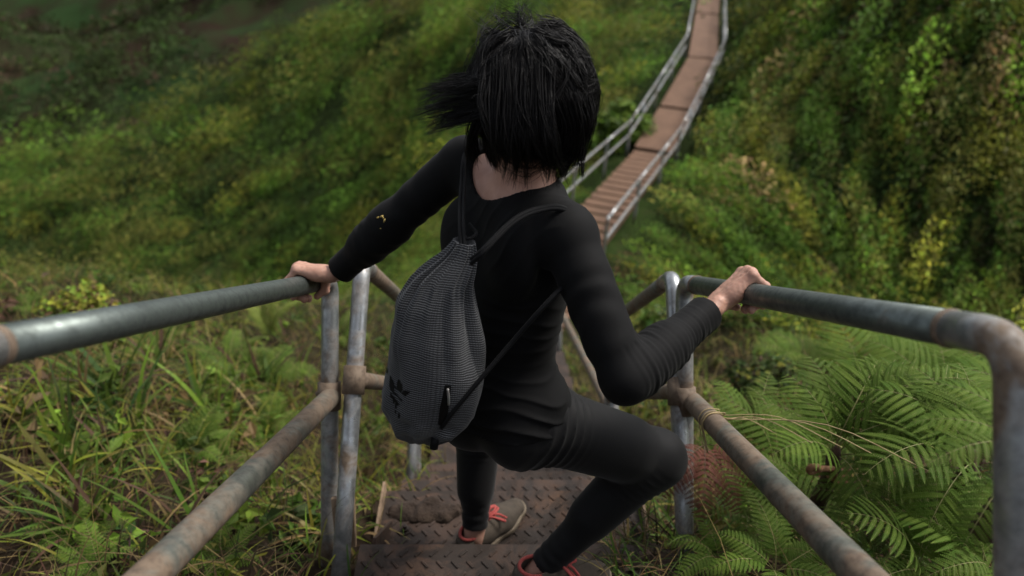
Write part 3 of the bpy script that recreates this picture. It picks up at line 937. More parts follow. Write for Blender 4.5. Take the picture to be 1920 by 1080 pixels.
def dshirt(q):
    out = np.zeros(len(q), np.float32)
    x = q-pel.astype(np.float32)
    u_ = x@up_t.astype(np.float32); r_ = x@rt_m.astype(np.float32); f_ = x@np.cross(up_t, rt_m).astype(np.float32)
    ntr = vnoise(q, 9)+.5*vnoise(q+9, 19)
    # bunched folds over the small of the back
    ph = u_/.030+1.25*ntr*.55+r_*3.0
    m = np.clip((u_+.06)/.05, 0, 1)*np.clip((.30-u_)/.12, 0, 1)
    near_tr = (np.abs(r_) < .16)
    out += -.0062*m*near_tr*(1-np.abs(np.sin(np.pi*ph)))**1.6*np.clip(.35+vnoise(q+3, 7)+.3, 0, 1)
    # pulls from the shoulder blade
    ph2 = (u_*.7-r_*.8)/.034+.6*ntr
    m2 = np.clip((u_-.26)/.06, 0, 1)*np.clip((TL+.05-u_)/.06, 0, 1)
    out += -.0040*m2*near_tr*(1-np.abs(np.sin(np.pi*ph2)))**2*np.clip(vnoise(q+13, 8)+.15, 0, 1)
    # sleeves
    for s, e, w, amp, wl in ((Rs, Re, Rw, .0021, .0130), (Ls, Le, Lw, .0016, .034)):
        ax = (w-e); L = np.linalg.norm(ax); ax = (ax/L).astype(np.float32)
        t = (q-e.astype(np.float32))@ax
        dd = np.linalg.norm(q-e.astype(np.float32)-t[:, None]*ax, axis=1)
        m = (dd < .062)*np.clip((t+.01)/.03, 0, 1)*np.clip((L-.005-t)/.05, 0, 1)
        n2 = vnoise(q+31, 30)*.35+vnoise(q+5, 11)*.7+(q-e.astype(np.float32))@np.cross(ax, (.3, .5, .8)).astype(np.float32)*9
        out += -amp*m*(np.sin(2*np.pi*(t/wl+n2))*.6+.5*np.sin(2*np.pi*(t/(wl*1.9)+n2*1.3)))*np.clip(.55+vnoise(q+71, 14), .1, 1)
        # creases at the bend of the elbow and along the upper arm
        t2 = (q-s.astype(np.float32))@unit(e-s).astype(np.float32); L2_ = np.linalg.norm(e-s)
        d2 = np.linalg.norm(q-s.astype(np.float32)-t2[:, None]*unit(e-s).astype(np.float32), axis=1)
        m = (d2 < .065)*np.clip((t2-.05)/.05, 0, 1)*np.clip((L2_+.02-t2)/.04, 0, 1)
        out += -(.0020 if s is Rs else .0010)*m*np.sin(2*np.pi*(t2/.052+1.0*vnoise(q+17, 9)+(q-s.astype(np.float32))@np.cross(unit(e-s), (.2, .8, .5)).astype(np.float32)*13))*np.clip(.4+vnoise(q+41, 9), 0, 1)
    return out
S.disp((-.60, .72, -1.16), (.47, 1.52, -.44), dshirt)
# neckline, hem, cuffs
nk = C7+np.array((-.026, .02, .045))
sl, p = S.sub(nk-.14, nk+.14)
nax = unit(Hc-C7)
q = p-nk.astype(np.float32)
d = np.sqrt((q*q).sum(-1))-.0860
S.F[sl] = np.maximum(S.F[sl], -d.astype(np.float32))
hem = pel-up_t*.005+fw_p*-.0
S.cut(hem, -up_t+rt_p*.10, .35)
S.cut(Lw, unit(Lw-Le), .075); S.cut(Rw, unit(Rw-Re), .075)
sV, sF = S.mesh()
shirt = npmesh('shirt', sV, sF, M_shirt, person, base_p)

# --- leggings
G = Field((-.24, .80, -1.62), (.47, 1.58, -.90), .0032)
G.el(pel+up_t*.02, (.138, .094, .095), Mp, .03, .001)
for sd in (-1, 1): G.el(pel+rt_p*sd*.060-fw_p*.037-up_t*.010, (.067, .065, .070), Mp, .03, .001)
legs(G, .0012)
def dleg(q):
    out = .0*q[:, 0]
    x = q-Rh.astype(np.float32); ax = unit(Rk-Rh).astype(np.float32); t = x@ax
    n2 = vnoise(q, 12)
    m = np.exp(-((t-.055)/.045)**2)*np.clip((q[:, 0]+.04)/.04, 0, 1)
    out += -.0050*m*(1-np.abs(np.sin(np.pi*(t/.021+.5*n2))))**1.5*(np.linalg.norm(x-t[:, None]*ax, axis=1) < .13)
    for k, a in ((Rk, Ra), (Lk, La)):
        ax = unit(a-k).astype(np.float32); t = (q-k.astype(np.float32))@ax
        dd = np.linalg.norm(q-k.astype(np.float32)-t[:, None]*ax, axis=1)
        m = (dd < .075)*np.exp(-((t-.06)/.04)**2)
        out += -.0028*m*(1-np.abs(np.sin(np.pi*(t/.017+.6*n2))))**2
        L = np.linalg.norm(a-k); m = (dd < .06)*np.exp(-((t-L+.05)/.04)**2)
        out += -.0012*m*np.sin(2*np.pi*(t/.026+.8*n2))
    return out
G.disp((-.24, .80, -1.62), (.47, 1.58, -.90), dleg)
for k, a in ((Lk, La), (Rk, Ra)): G.cut(a-unit(a-k)*.028, unit(a-k), .085)
gV, gF = G.mesh()
leggings = npmesh('leggings', gV, gF, M_legging, person, base_p)

# --- shoes
def shoe(name_label, heel, toe, lift, ankle, opening_up):
    heel, toe = np.asarray(heel, float), np.asarray(toe, float)
    f = toe-heel; L = np.linalg.norm(f); f = f/L
    s = unit(np.cross(f, (0, 0, 1))); u = np.cross(s, f)
    def q(t, x, z): return heel+f*L*t+s*x+u*z
    F = Field(np.minimum(heel, toe)-.09, np.maximum(heel, toe)+.12, .0028)
    F.rc(q(.12, 0, .040), q(.34, 0, .046), .031, .034, .02)
    F.rc(q(.13, 0, .070), q(.22, 0, .072), .027, .029, .02)
    F.rc(q(.34, 0, .044), q(.62, 0, .032), .035, .035, .03)
    F.rc(q(.62, .002, .028), q(.86, .002, .020), .040, .030, .03, flat=(u, .72))
    F.rc(q(.36, 0, .062), q(.60, 0, .048), .022, .016, .02)
    F.cut(q(.5, 0, .012), -u, .3)
    F.cut(q(.20, 0, .085), unit(u-.25*f), .12)
    sl, p = F.sub(np.minimum(heel, toe)-.09, np.maximum(heel, toe)+.12)   # collar opening
    ank = np.asarray(ankle, np.float32)
    x = p-q(.20, 0, .085).astype(np.float32)
    xf, xs, xu = x@f.astype(np.float32), x@s.astype(np.float32), x@u.astype(np.float32)
    d = np.sqrt((xf/1.45)**2+xs**2)-.0235
    F.F[sl] = np.maximum(F.F[sl], -np.maximum(d, -(xu+.035)).astype(np.float32))
    V, Q = F.mesh()
    sh = npmesh('shoe', V, Q, M_suede, person, base_p)
    G2 = Field(np.minimum(heel, toe)-.08, np.maximum(heel, toe)+.08, .003)
    G2.rc(q(.13, 0, .012), q(.36, 0, .012), .036, .037, .02); G2.rc(q(.36, 0, .012), q(.66, 0, .012), .037, .044, .02); G2.rc(q(.66, 0, .012), q(.87, .002, .012), .044, .033, .02)
    G2.cut(q(.5, 0, 0), -u, .3); G2.cut(q(.5, 0, .020), u, .3)
    V, Q = G2.mesh()
    npmesh('sole', V, Q, M_rubber, sh, base_p).location = (0, 0, 0)
    # tongue, collar lining and laces
    mb = MB()
    for t0, w in ((.40, .024), (.46, .026), (.52, .027), (.58, .026)):
        for sg in (-1, 1):
            pts = [q(t0+.01, -sg*w*.9, .058-.055*(t0-.4)*2), q(t0+.02, -sg*w*.35, .079-.09*(t0-.4)*2.0), q(t0+.035, sg*w*.35, .079-.09*(t0-.4)*2.0), q(t0+.05, sg*w*.95, .056-.055*(t0-.4)*2)]
            mb.tube(bez(pts, 12), .0034, 6)
    k = q(.40, .0, .086)
    for sg in (-1, 1):
        mb.tube(bez([k, k+s*sg*.022+u*.010+f*.012, k+s*sg*.045-u*.002+f*.030, k+s*sg*.030-u*.012+f*.034, k+f*.008], 22), .0034, 6)
        mb.tube(bez([k, k+s*sg*.016+f*.030+u*.002, k+s*sg*.034+f*.050-u*.018], 10), .0032, 6)
        mb.tube(bez([k-f*.004, k+s*sg*.012+f*.020+u*.008, k+s*sg*.006+f*.045+u*.004, k-s*sg*.006+f*.030+u*.008, k], 16), .0032, 6)
    mb.tube([k-f*.006, k+f*.006], .006, 8)
    npm = mb.build('laces', M_lace, sh, base=base_p); npm.location = (0, 0, 0)
    mb = MB()
    ring = [q(.20, 0, .083)+f*.036*math.cos(a)+s*.0255*math.sin(a)-u*.004*math.cos(a) for a in np.linspace(0, 2*math.pi, 28)]
    mb.tube(ring, .0042, 8)
    mb.tube(bez([q(.36, 0, .083), q(.45, 0, .075), q(.55, 0, .060)], 10), [.015]*len(bez([q(.36, 0, .083), q(.45, 0, .075), q(.55, 0, .060)], 10)), 10)
    npm = mb.build('collar_lining', M_lining, sh, base=base_p); npm.location = (0, 0, 0)
    return sh
zl = -1.6685; zu = -1.4865
lh = np.array((La[0]-.040, La[1]-.030, zl)); lt = lh+unit((.68, .74, 0))*.25
shoe('', lh, lt, 0, La, None)
ru = np.array((Ra[0]-.052, Ra[1]-.016, zu+.022)); rtp = ru+unit((.97, .22, -.085))*.235
shoe('', ru, rtp, 0, Ra, None)

# --- eyes, only there for other views
for s in (-1, 1):
    mb = MB(); c = Hc+hu*.005+hf*.083+hr*s*.031
    th = np.linspace(.05, math.pi-.05, 9); mb.tube([c+hu*.011*math.cos(t) for t in th], [.011*math.sin(t) for t in th], 14)
    mb.build('eye', mat('eye_white' if s < 0 else 'eye_white', (.6, .58, .55), .25)[0], person, base_p)

# --- hair: a dark under-layer plus strands
hb = Field(Hc-.19, Hc+.19, .004)
hb.el(Hc+hu*.008-hf*.014, (.080, .092, .092), Mh, .02)
hb.el(Hc-hf*.036-hu*.045, (.070, .052, .078), Mh, .04)
for s in (-1, 1): hb.el(Hc+hr*s*.045-hf*.02-hu*.04, (.036, .060, .075), Mh, .03)
hb.disp(Hc-.19, Hc+.19, lambda q: .004*vnoise(q, 30))
hb.cut(Hc+hf*.062-hu*.01, unit(hf-.55*hu), .3)
hb.cut(Hc-np.array((0, 0, .098)), (0, 0, -1), .3)
uV, uF = hb.mesh()
_f = 1-.42*np.clip((Hc[2]-.012-uV[:, 2])/.12, 0, 1); uV[:, :2] = Hc[:2]+np.array((-.004, -.012))+(uV[:, :2]-Hc[:2]-np.array((-.004, -.012)))*_f[:, None]
hairV, hairF, hoff = [uV], [uF], len(uV)
def strands(paths, r0, tip=.25, seg=3):
    """paths (n, m, 3) -> thin tapering tubes"""
    global hoff
    n, m, _ = paths.shape
    T = np.gradient(paths, axis=1); T /= np.linalg.norm(T, axis=2, keepdims=True)+1e-9
    ref = rng.normal(size=(n, 1, 3)); N = np.cross(T, ref); N /= np.linalg.norm(N, axis=2, keepdims=True)+1e-9; Bn = np.cross(T, N)
    rr = np.asarray(r0).reshape(-1, 1)*np.concatenate([np.linspace(.7, 1, 3), np.linspace(1, tip, m-3)])[None]
    a = np.arange(seg)*2*np.pi/seg
    V = paths[:, :, None]+rr[:, :, None, None]*(np.cos(a)[None, None, :, None]*N[:, :, None]+np.sin(a)[None, None, :, None]*Bn[:, :, None])
    idx = np.arange(n*m*seg).reshape(n, m, seg)
    Q = np.stack([idx[:, :-1], np.roll(idx, -1, 2)[:, :-1], np.roll(idx, -1, 2)[:, 1:], idx[:, 1:]], -1).reshape(-1, 4)
    hairV.append(V.reshape(-1, 3)); hairF.append(Q+hoff); hoff += n*m*seg
kx = unit((-.01, .30, .95)); kx = unit(hu*.80-hf*.28+np.array((-.02, 0, 0)))     # crown whorl
ka = unit(np.cross(kx, (1, 0, 0))); kb = np.cross(kx, ka)
def ell_r(dirs, grow):
    """radius of the head of hair in direction dirs, from the centre"""
    q = dirs@Mh.T
    return 1/np.sqrt((q[..., 0]/(.088+grow))**2+(q[..., 1]/(.104+grow))**2+(q[..., 2]/(.108+grow))**2)
def fall(n, m=16, clumps=120):
    # every strand belongs to a lock and closes up to it towards the tip
    ci = rng.integers(0, clumps, n)
    caz = rng.uniform(0, 2*np.pi, clumps); cdr = rng.normal(.06, .42, clumps); cwv = rng.uniform(0, 6.28, clumps); cend = rng.normal(0, .17, clumps); clay = rng.random(clumps); ckick = rng.normal(-.014, .012, clumps); cside = rng.normal(0, .010, (clumps, 3)); cth = np.abs(rng.normal(0, .5, clumps))
    az0 = caz[ci]+rng.normal(0, .22, n)
    th0 = np.clip(cth[ci]+rng.normal(0, .16, n), 0.0, 1.5)*np.where(rng.random(n) < .35, .25, 1)
    az0 = np.where(th0 < .2, caz[ci]+rng.normal(0, .30, n), az0)
    lay = np.clip(clay[ci]*.8+.35*rng.random(n), 0, 1)
    L = rng.normal(1.0, .06, n)
    t = np.linspace(0, 1, m)[None, :]
    th_end = 1.80+.16*rng.random(n)+cend[ci]
    th = th0[:, None]+(th_end-th0)[:, None]*np.minimum(t/.72, 1)
    close = 1-.72*np.clip(t, 0, 1)**1.3
    A = caz[ci][:, None]+(az0-caz[ci])[:, None]*close+cdr[ci][:, None]*t**1.4+.09*np.sin(t*5+cwv[ci][:, None])*t+rng.normal(0, .05, n)[:, None]*t
    d = np.cos(th)[..., None]*kx+np.sin(th)[..., None]*(np.cos(A)[..., None]*ka+np.sin(A)[..., None]*kb)
    grow = .001+.020*lay[:, None]*np.minimum(1, .30+(th/1.2))+.003*rng.random(n)[:, None]+.004*np.sin(t*6+cwv[ci][:, None]*2)*t
    p = Hc+d*(ell_r(d, grow))[..., None]
    hang = np.clip((t-.72)/.28, 0, 1)
    p = p+hang[..., None]*(np.array((0, .0, -.058))*(L+cend[ci]*1.5)[:, None, None]+d*(ckick[ci]+rng.normal(0, .004, n))[:, None, None]+cside[ci][:, None]+rng.normal(0, .003, (n, 1, 3)))
    return p, d
def taper(p):
    f = 1-.42*np.clip((Hc[2]-.012-p[..., 2])/.12, 0, 1)
    c = Hc+np.array((-.004, -.012, 0))
    o = p.copy(); o[..., :2] = c[:2]+(p[..., :2]-c[:2])*f[..., None]
    return o
p, d = fall(10500)
p = taper(p)
back = (d[:, -1]@hf)
keep = back < .55                                      # none over the face
keep &= p[:, -1, 2] > Hc[2]-.150
strands(p[keep], rng.uniform(.00045, .00095, keep.sum()))
def lock(ctrl_pts, n, spread0, spread1, r=.0007, curl=.01, m=16):
    c = bez(ctrl_pts, m-1)[:m]
    c = np.array([c[min(i, len(c)-1)] for i in range(m)])
    t = np.linspace(0, 1, m)
    o0 = rng.normal(0, 1, (n, 1, 3))*np.asarray(spread0); o1 = rng.normal(0, 1, (n, 1, 3))*np.asarray(spread1)
    ph = rng.uniform(0, 6.28, (n, 1)); ax = rng.normal(size=(n, 1, 3))
    w = (np.sin(t[None]*rng.uniform(2, 7, (n, 1))+ph)*curl*t[None]**1.3)[..., None]*ax
    ln = rng.uniform(.72, 1.05, (n, 1, 1))
    base = c[None, :1]+(c[None]-c[None, :1])*ln
    strands(base+o0*(1-t)[None, :, None]+o1*(t**1.2)[None, :, None]+w, rng.uniform(r*.6, r*1.1, n), .2)
def sub(pts, n=34, w=.006, tip=.0016, r=.00085, curl=.003, jit=.010):
    """one pointed lock: strands start spread by w and close to the tip"""
    pts = [np.asarray(q)+rng.normal(0, jit*(k/len(pts)), 3) for k, q in enumerate(pts)]
    lock(pts, n, w, tip, r, curl)
# wind-blown lock on the left, made of many pointed pieces
for k in range(26):
    u = k/25
    y0 = 128+80*u; ye = 158+92*u+rng.normal(0, 8); xe = 764+24*abs(u-.35)*2+abs(rng.normal(0, 20))
    d_ = 1.15+rng.normal(0, .015)
    bow = rng.normal(-3, 6)
    sub([P(965+rng.normal(0, 8), y0-30, d_), P(918, y0+8, d_), P(880, y0*.45+ye*.55+bow, d_+.01), P(835, y0*.15+ye*.85+bow*1.4, d_+.025), P(xe, ye, d_+.03)], 30, .0075, .0020, .0009, .003, .004)
for k in range(9):
    a = rng.uniform(-.9, .6)
    sub([P(905, 165, 1.15), P(872, 180, 1.17), P(850+rng.normal(0, 10), 175-18*a, 1.18), P(822+rng.normal(0, 14), 160-30*a+10, 1.2)], 5, .006, .004, .0006, .008, .006)
for k in range(7):
    sub([P(905, 215, 1.14), P(888, 250, 1.15), P(884+rng.normal(0, 6), 290, 1.18), P(896+rng.normal(0, 9), 318+rng.normal(0, 9), 1.2)], 30, .008, .002, .0009, .003, .004)
# right side: pieces turned out by the wind
for k in range(9):
    y = 118+13*k+rng.normal(0, 3)
    xe = 1120+22*math.exp(-((k-2)/2.2)**2)+rng.normal(0, 6)
    sub([P(1050, y-22, 1.11), P(1088, y+10, 1.12), P(1106, y+24+rng.normal(0, 4), 1.13), P(xe, y+10+rng.normal(0, 9)-10*(k < 4), 1.14)], 22, .0075, .0018, .0008, .004, .004)
for k in range(16):
    x = rng.normal(0, 11)
    sub([P(1070+x, 190, 1.09), P(1082+x, 235, 1.10), P(1072+x, 280, 1.12), P(1045+x*2, 306+rng.normal(0, 12), 1.14), P(1028+x*3, 318+rng.normal(0, 14), 1.15)], 34, .008, .002, .0009, .003, .005)
# over the crown and the flyaways above it
for k in range(12):
    sub([P(992, 86, 1.145), P(955-4*k*.5, 80+rng.normal(0, 8), 1.13), P(912, 108+rng.normal(0, 10), 1.13), P(890+rng.normal(0, 5), 160+rng.normal(0, 14), 1.13)], 22, .009, .002, .0009, .004, .006)
for k in range(12):
    sub([P(992, 82, 1.15), P(1035, 60+rng.normal(0, 6), 1.17), P(1075+rng.normal(0, 4), 96+rng.normal(0, 10), 1.15), P(1098+rng.normal(0, 6), 150+rng.normal(0, 16), 1.13)], 22, .009, .002, .0009, .004, .006)
for pts in ([(985, 62, 1.19), (978, 40, 1.21), (950, 22, 1.22), (915, 12, 1.24)], [(985, 58, 1.19), (972, 34, 1.21), (968, 12, 1.22), (990, -8, 1.24)], [(960, 75, 1.17), (918, 58, 1.18), (905, 88, 1.18), (903, 116, 1.17)],
            [(935, 90, 1.16), (908, 72, 1.18), (915, 42, 1.2), (948, 16, 1.22)], [(990, 60, 1.19), (1000, 36, 1.21), (985, 15, 1.22), (962, 2, 1.24)], [(920, 110, 1.15), (902, 104, 1.17), (908, 66, 1.19), (935, 34, 1.22)], [(975, 66, 1.18), (940, 44, 1.2), (925, 30, 1.22), (932, 8, 1.24)]):
    for k in range(4): sub([P(*q) for q in pts], 6, .005, .005, .00085, .010, .006)
# loose pieces lying across the top layer, each swept its own way
for k in range(70):
    a0 = rng.uniform(0, 6.28); t0 = rng.uniform(.15, 1.1); t1 = t0+rng.uniform(.4, 1.0); da = rng.normal(0, .45)
    pts = []
    for s_ in np.linspace(0, 1, 5):
        th_ = min(t0+(t1-t0)*s_, 1.85); aa = a0+da*s_**1.5
        dd = np.cos(th_)*kx+np.sin(th_)*(np.cos(aa)*ka+np.sin(aa)*kb)
        pts.append(Hc+dd*(ell_r(dd, np.array(.020+.006*math.sin(3.1*s_)+.003*s_)))+np.array((0, 0, -.03))*max(0, th_-1.6)*4)
    if (pts[-1]-Hc)@hf > .05: continue
    sub(list(taper(np.array(pts))), 20, .006, .0018, .0008, .003, .003)
# ends over the nape
for k in range(13):
    a = rng.uniform(0, 6.28); r_ = rng.uniform(.3, 1.2); aa = a
    dd = np.cos(r_)*kx+np.sin(r_)*(np.cos(aa)*ka+np.sin(aa)*kb)
    s_ = Hc+dd*ell_r(dd, np.array(.018)); w_ = np.array((-.6, .1, .35))+rng.normal(0, .5, 3); w_ = w_/np.linalg.norm(w_)
    sub([s_, s_+dd*.012+w_*.02, s_+dd*.022+w_*.048, s_+dd*.02+w_*.075-np.array((0, 0, .012))], 3, .004, .003, .0006, .008, .004)
for x in np.linspace(928, 1046, 24):
    sw = rng.normal(4, 16); e = 346-abs(x-990)*.42+rng.normal(0, 13)
    sub([P(x*.85+149-sw*.8, 140+rng.uniform(-30, 30), 1.088), P(x*.93+69-sw*.9, 205, 1.078), P(x-sw*.3, 262, 1.082), P(x+sw*.5, 306, 1.108), P(x+sw*1.5, e, 1.150)], 34, .0075, .0020, .0009, .004, .004)
hair = npmesh('hair', np.vstack(hairV), [np.vstack(hairF)], M_hair, person, base_p)
# ---------------------------------------------------------------- the drawstring bag
bag_top = P(860, 450, 1.135); bag_bot = P(790, 824, 1.285)
bx = unit(bag_bot-bag_top)
bright = unit(np.array((1.0, .12, 0))-bx*np.dot((1.0, .12, 0), bx)); bfront = np.cross(bx, bright)
if bfront[1] > 0: bfront = -bfront
BL = np.linalg.norm(bag_bot-bag_top)
# (fraction down, half width, half depth, sideways shift) of the outline
prof = np.array([(0, .018, .018, .016), (.03, .024, .022, .016), (.07, .030, .024, .012), (.11, .038, .030, .004), (.18, .052, .040, -.008), (.30, .074, .052, -.008), (.45, .088, .062, -.003), (.58, .093, .066, .004), (.70, .094, .066, .008),
                 (.80, .087, .062, .010), (.88, .073, .055, .008), (.94, .056, .043, .004), (.98, .038, .028, .004), (1.0, .022, .014, .006)])
NU, NV = 240, 150
tv = np.linspace(0, 1, NV); au = np.linspace(0, 2*np.pi, NU+1)
pw = np.stack([np.interp(tv, prof[:, 0], prof[:, k]) for k in (1, 2, 3)], -1)
ker = np.ones(7)/7
for k in range(3):
    e = np.pad(pw[:, k], 3, mode='edge'); pw[:, k] = np.convolve(e, ker, 'valid')
def bag_point(t, a, out=0.0):
    t = np.asarray(t, float); a = np.asarray(a, float)
    w = np.interp(t, tv, pw[:, 0]); dp = np.interp(t, tv, pw[:, 1]); sh = np.interp(t, tv, pw[:, 2])
    ca, sa = np.cos(a), np.sin(a)
    e = .80
    cx = np.sign(ca)*np.abs(ca)**e; sy = np.sign(sa)*np.abs(sa)**e
    pleat = np.exp(-((t-.09)/.16)**2)
    soft = np.exp(-((t-.9)/.10)**2)
    wob = 1+.10*pleat*np.sin(a*13+3*np.sin(a*2))+.035*pleat*np.sin(a*29)
    s3 = np.stack([ca*2, sa*2, t*6], -1)
    lump = .012*vnoise(s3+4, .9)*np.clip(t*3, 0, 1)+.013*soft*vnoise(s3*np.array((1.3, 1.3, 2.2))+9, 1.5)
    # long soft folds running from the gathered neck
    lump = lump-.0095*np.exp(-((t-.30)/.26)**2)*(1-np.abs(np.sin(a*3.5+.6*np.sin(a)+t*1.2)))**1.7
    rr = wob+(lump+out)/np.maximum(w, .02)
    c = bag_top+bx*BL*t[..., None]
    return c+bright*((cx*w*.93*rr+sh-.006)[..., None])+bfront*((sy*dp*rr)[..., None])
TT, AA = np.meshgrid(tv, au, indexing='ij')
Vb = bag_point(TT, AA)
ib = np.arange(NV*(NU+1)).reshape(NV, NU+1)
Qb = np.stack([ib[:-1, :-1], ib[:-1, 1:], ib[1:, 1:], ib[1:, :-1]], -1).reshape(-1, 4)
uvb = np.stack([AA/(2*np.pi), TT], -1).reshape(-1, 2)
Vall = Vb.reshape(-1, 3)
ctop, cbot = len(Vall), len(Vall)+1
Vall = np.vstack([Vall, Vb[0].mean(0)+bx*.012, Vb[-1].mean(0)])
Tb = np.array([(ctop, ib[0, j+1], ib[0, j]) for j in range(NU)]+[(cbot, ib[-1, j], ib[-1, j+1]) for j in range(NU)])
uvb = np.vstack([uvb, (0, 0), (0, 1)])
def weave_mat():
    m, nt, b = mat('woven_bag_cloth', rough=.8, spec=.25)
    uvn = nt.nodes.new('ShaderNodeUVMap')
    sp = nt.nodes.new('ShaderNodeSeparateXYZ'); nt.links.new(uvn.outputs[0], sp.inputs[0])
    def m2(op, a, bb):
        n = nt.nodes.new('ShaderNodeMath'); n.operation = op
        for i, v in enumerate((a, bb)):
            if hasattr(v, 'is_output'): nt.links.new(v, n.inputs[i])
            else: n.inputs[i].default_value = v
        return n.outputs[0]
    v = coords(nt)
    wv = m2('MULTIPLY', m2('SUBTRACT', noise(nt, v, 26, 3), .5), .020)
    rows = m2('SINE', m2('MULTIPLY', m2('ADD', sp.outputs[1], wv), 2*math.pi*100), 0)
    cols = m2('SINE', m2('MULTIPLY', sp.outputs[0], 2*math.pi*136), 0)
    # rows alternate which threads show, as in a basket weave
    f = m2('ADD', m2('MULTIPLY', rows, .66), m2('MULTIPLY', m2('MULTIPLY', cols, rows), .34))
    fac = ramp(nt, m2('ADD', m2('MULTIPLY', f, .5), .5), [(.50, 0.0), (.76, 1.0)])
    big = noise(nt, v, 14, 4)
    lite = ramp(nt, big, [(.3, (.085, .090, .096)), (.7, (.145, .151, .157))])
    nt.links.new(mixc(nt, fac, (.014, .014, .016), lite), b.inputs['Base Color'])
    bump(nt, b, fac, .5, .0012)
    b.inputs['Sheen Weight'].default_value = .1
    return m
M_weave = weave_mat()
bag = npmesh('drawstring_bag', Vall, [Qb, Tb], M_weave, None, bag_top, uv=uvb)
tag(bag, 'grey woven drawstring bag hanging from black cords on the back of the person', 'bag')
def skin_patch(name, poly_fn, material, thick=.0012, parent=bag):
    pass
def on_bag(loops, name, material, off=.0014):
    """flat print pieces given as outlines in (angle, t), laid on the cloth"""
    mb = MB()
    for lp in loops:
        lp = np.array(lp, float); c = lp.mean(0); n = len(lp)
        rings = [bag_point(lp[:, 1]*f+c[1]*(1-f), lp[:, 0]*f+c[0]*(1-f), off) for f in (1, .66, .33)]
        V = np.vstack(rings+[bag_point(np.array([c[1]]), np.array([c[0]]), off)])
        Q = [(k*n+i, k*n+(i+1) % n, (k+1)*n+(i+1) % n, (k+1)*n+i) for k in range(2) for i in range(n)]
        T = [(2*n+i, 2*n+(i+1) % n, 3*n) for i in range(n)]
        mb.add(V, Q, T)
    return mb.build(name, material, bag, np.array(bag.location))
def bag_uv(px, py):
    """(angle, t) of the bag surface seen at a photograph pixel"""
    t = np.linspace(.02, .99, 160); a = np.linspace(0, 2*np.pi, 320)
    T_, A_ = np.meshgrid(t, a, indexing='ij'); q = bag_point(T_, A_)
    d = _cp*q[..., 1]-_sp*q[..., 2]; v = _sp*q[..., 1]+_cp*q[..., 2]
    e = np.hypot(960+FPX*q[..., 0]/d-px, 540-FPX*v/d-py)+(d-d.min())*60
    i = np.unravel_index(np.argmin(e), e.shape)
    return A_[i], T_[i]
def leaf_outline(px, py, dx, dy, w, n=14):
    """pointed leaf outline from base (px,py) along (dx,dy) in photograph pixels"""
    L = math.hypot(dx, dy); ux, uy = dx/L, dy/L; out = []
    for k in range(n):
        s = k/n
        tt = s*2 if s < .5 else 2-2*s
        sg = 1 if s < .5 else -1
        hw = w*math.sin(math.pi*min(tt, 1)**.8)
        out.append((px+ux*L*tt-uy*hw*sg, py+uy*L*tt+ux*hw*sg))
    return out
def to_bag(poly): return [bag_uv(*p) for p in poly]
emb = [leaf_outline(738, 739, -5, -36, 4.5), leaf_outline(752, 736, -4, -26, 5), leaf_outline(754, 737, 15, -2, 5)]
for k in range(3):
    x0, y0 = 739-3*k, 726+8*k
    emb.append([(x0-1, y0-1), (x0+2, y0-2.5), (x0+24-4*k, y0+16), (x0+22-4*k, y0+18)])
on_bag([to_bag(e) for e in emb], 'leaf_emblem', M_patch)
# worn line of printed marks running down the left side
marks = []
for i, (x, y, w, h_) in enumerate([(722, 664, 3, 9), (724, 680, 3, 9), (725, 696, 3, 7), (733, 742, 3, 8), (738, 752, 3, 7), (742, 762, 3, 7), (741, 773, 3, 6), (747, 780, 3, 6)]):
    marks.append([(x, y-h_), (x+w, y-h_+2), (x+w, y+h_*.6), (x, y+h_*.4)])
on_bag([to_bag(e) for e in marks], 'printed_marks', M_patch)
# zip pocket low on the right
zp = [(833, 722), (845, 722), (842, 752), (838, 778), (829, 797), (821, 795), (824, 765)]
on_bag([to_bag(zp)], 'zip_pocket', M_patch, .002)
mbz = MB()
za = [bag_point(np.array([t]), np.array([a]), .005)[0] for a, t in (bag_uv(838, 728), bag_uv(839, 742), bag_uv(840, 758))]
mbz.tube(bez(za, 8), .0022, 8); mbz.build('zip_pull', M_pipe_bright, bag, np.array(bag.location))
# cords
def cord(pts, r, name='cord'):
    mb = MB(); mb.tube(bez(pts, 40), r, 10)
    return mb.build(name, M_cord, bag, np.array(bag.location))
nz = -fw_s
def on_back(px, py, d): return P(px, py, d)
neck_l = P(867, 452, 1.125); neck_r = P(886, 487, 1.12)
for k in range(2):
    o = 7*k
    cord([P(864+o, 462, 1.125), P(862+o, 425, 1.15), P(862+o, 385, 1.205), P(865+o*.8, 340, 1.255), P(868+o*.5, 300, 1.285), P(876+o*.3, 268, 1.325)], .0030)
    cord([P(884, 494-8*k, 1.105), P(905, 474-5*k, 1.085), P(950, 428-5*k, 1.100), P(985, 404-5*k, 1.115), P(1020, 393-4*k, 1.135), P(1052, 392-4*k, 1.150), P(1085, 408, 1.19)], .0040)
cord([P(868, 440, 1.14), P(878, 448, 1.135), P(893, 438, 1.15), P(880, 420, 1.17)], .0030)
cord([P(828, 802, 1.215), P(850, 772, 1.19), P(900, 712, 1.175), P(960, 642, 1.17), P(1010, 585, 1.15), P(1045, 548, 1.15), P(1062, 535, 1.17)], .0042)
mbk = MB(); q = bag_point(np.array([.93]), np.array([bag_uv(836, 800)[0]]), .003)[0]
mbk.tube([q-bx*.012, q+bx*.012], .008, 10); mbk.build('cord_loop', M_cord, bag, np.array(bag.location))

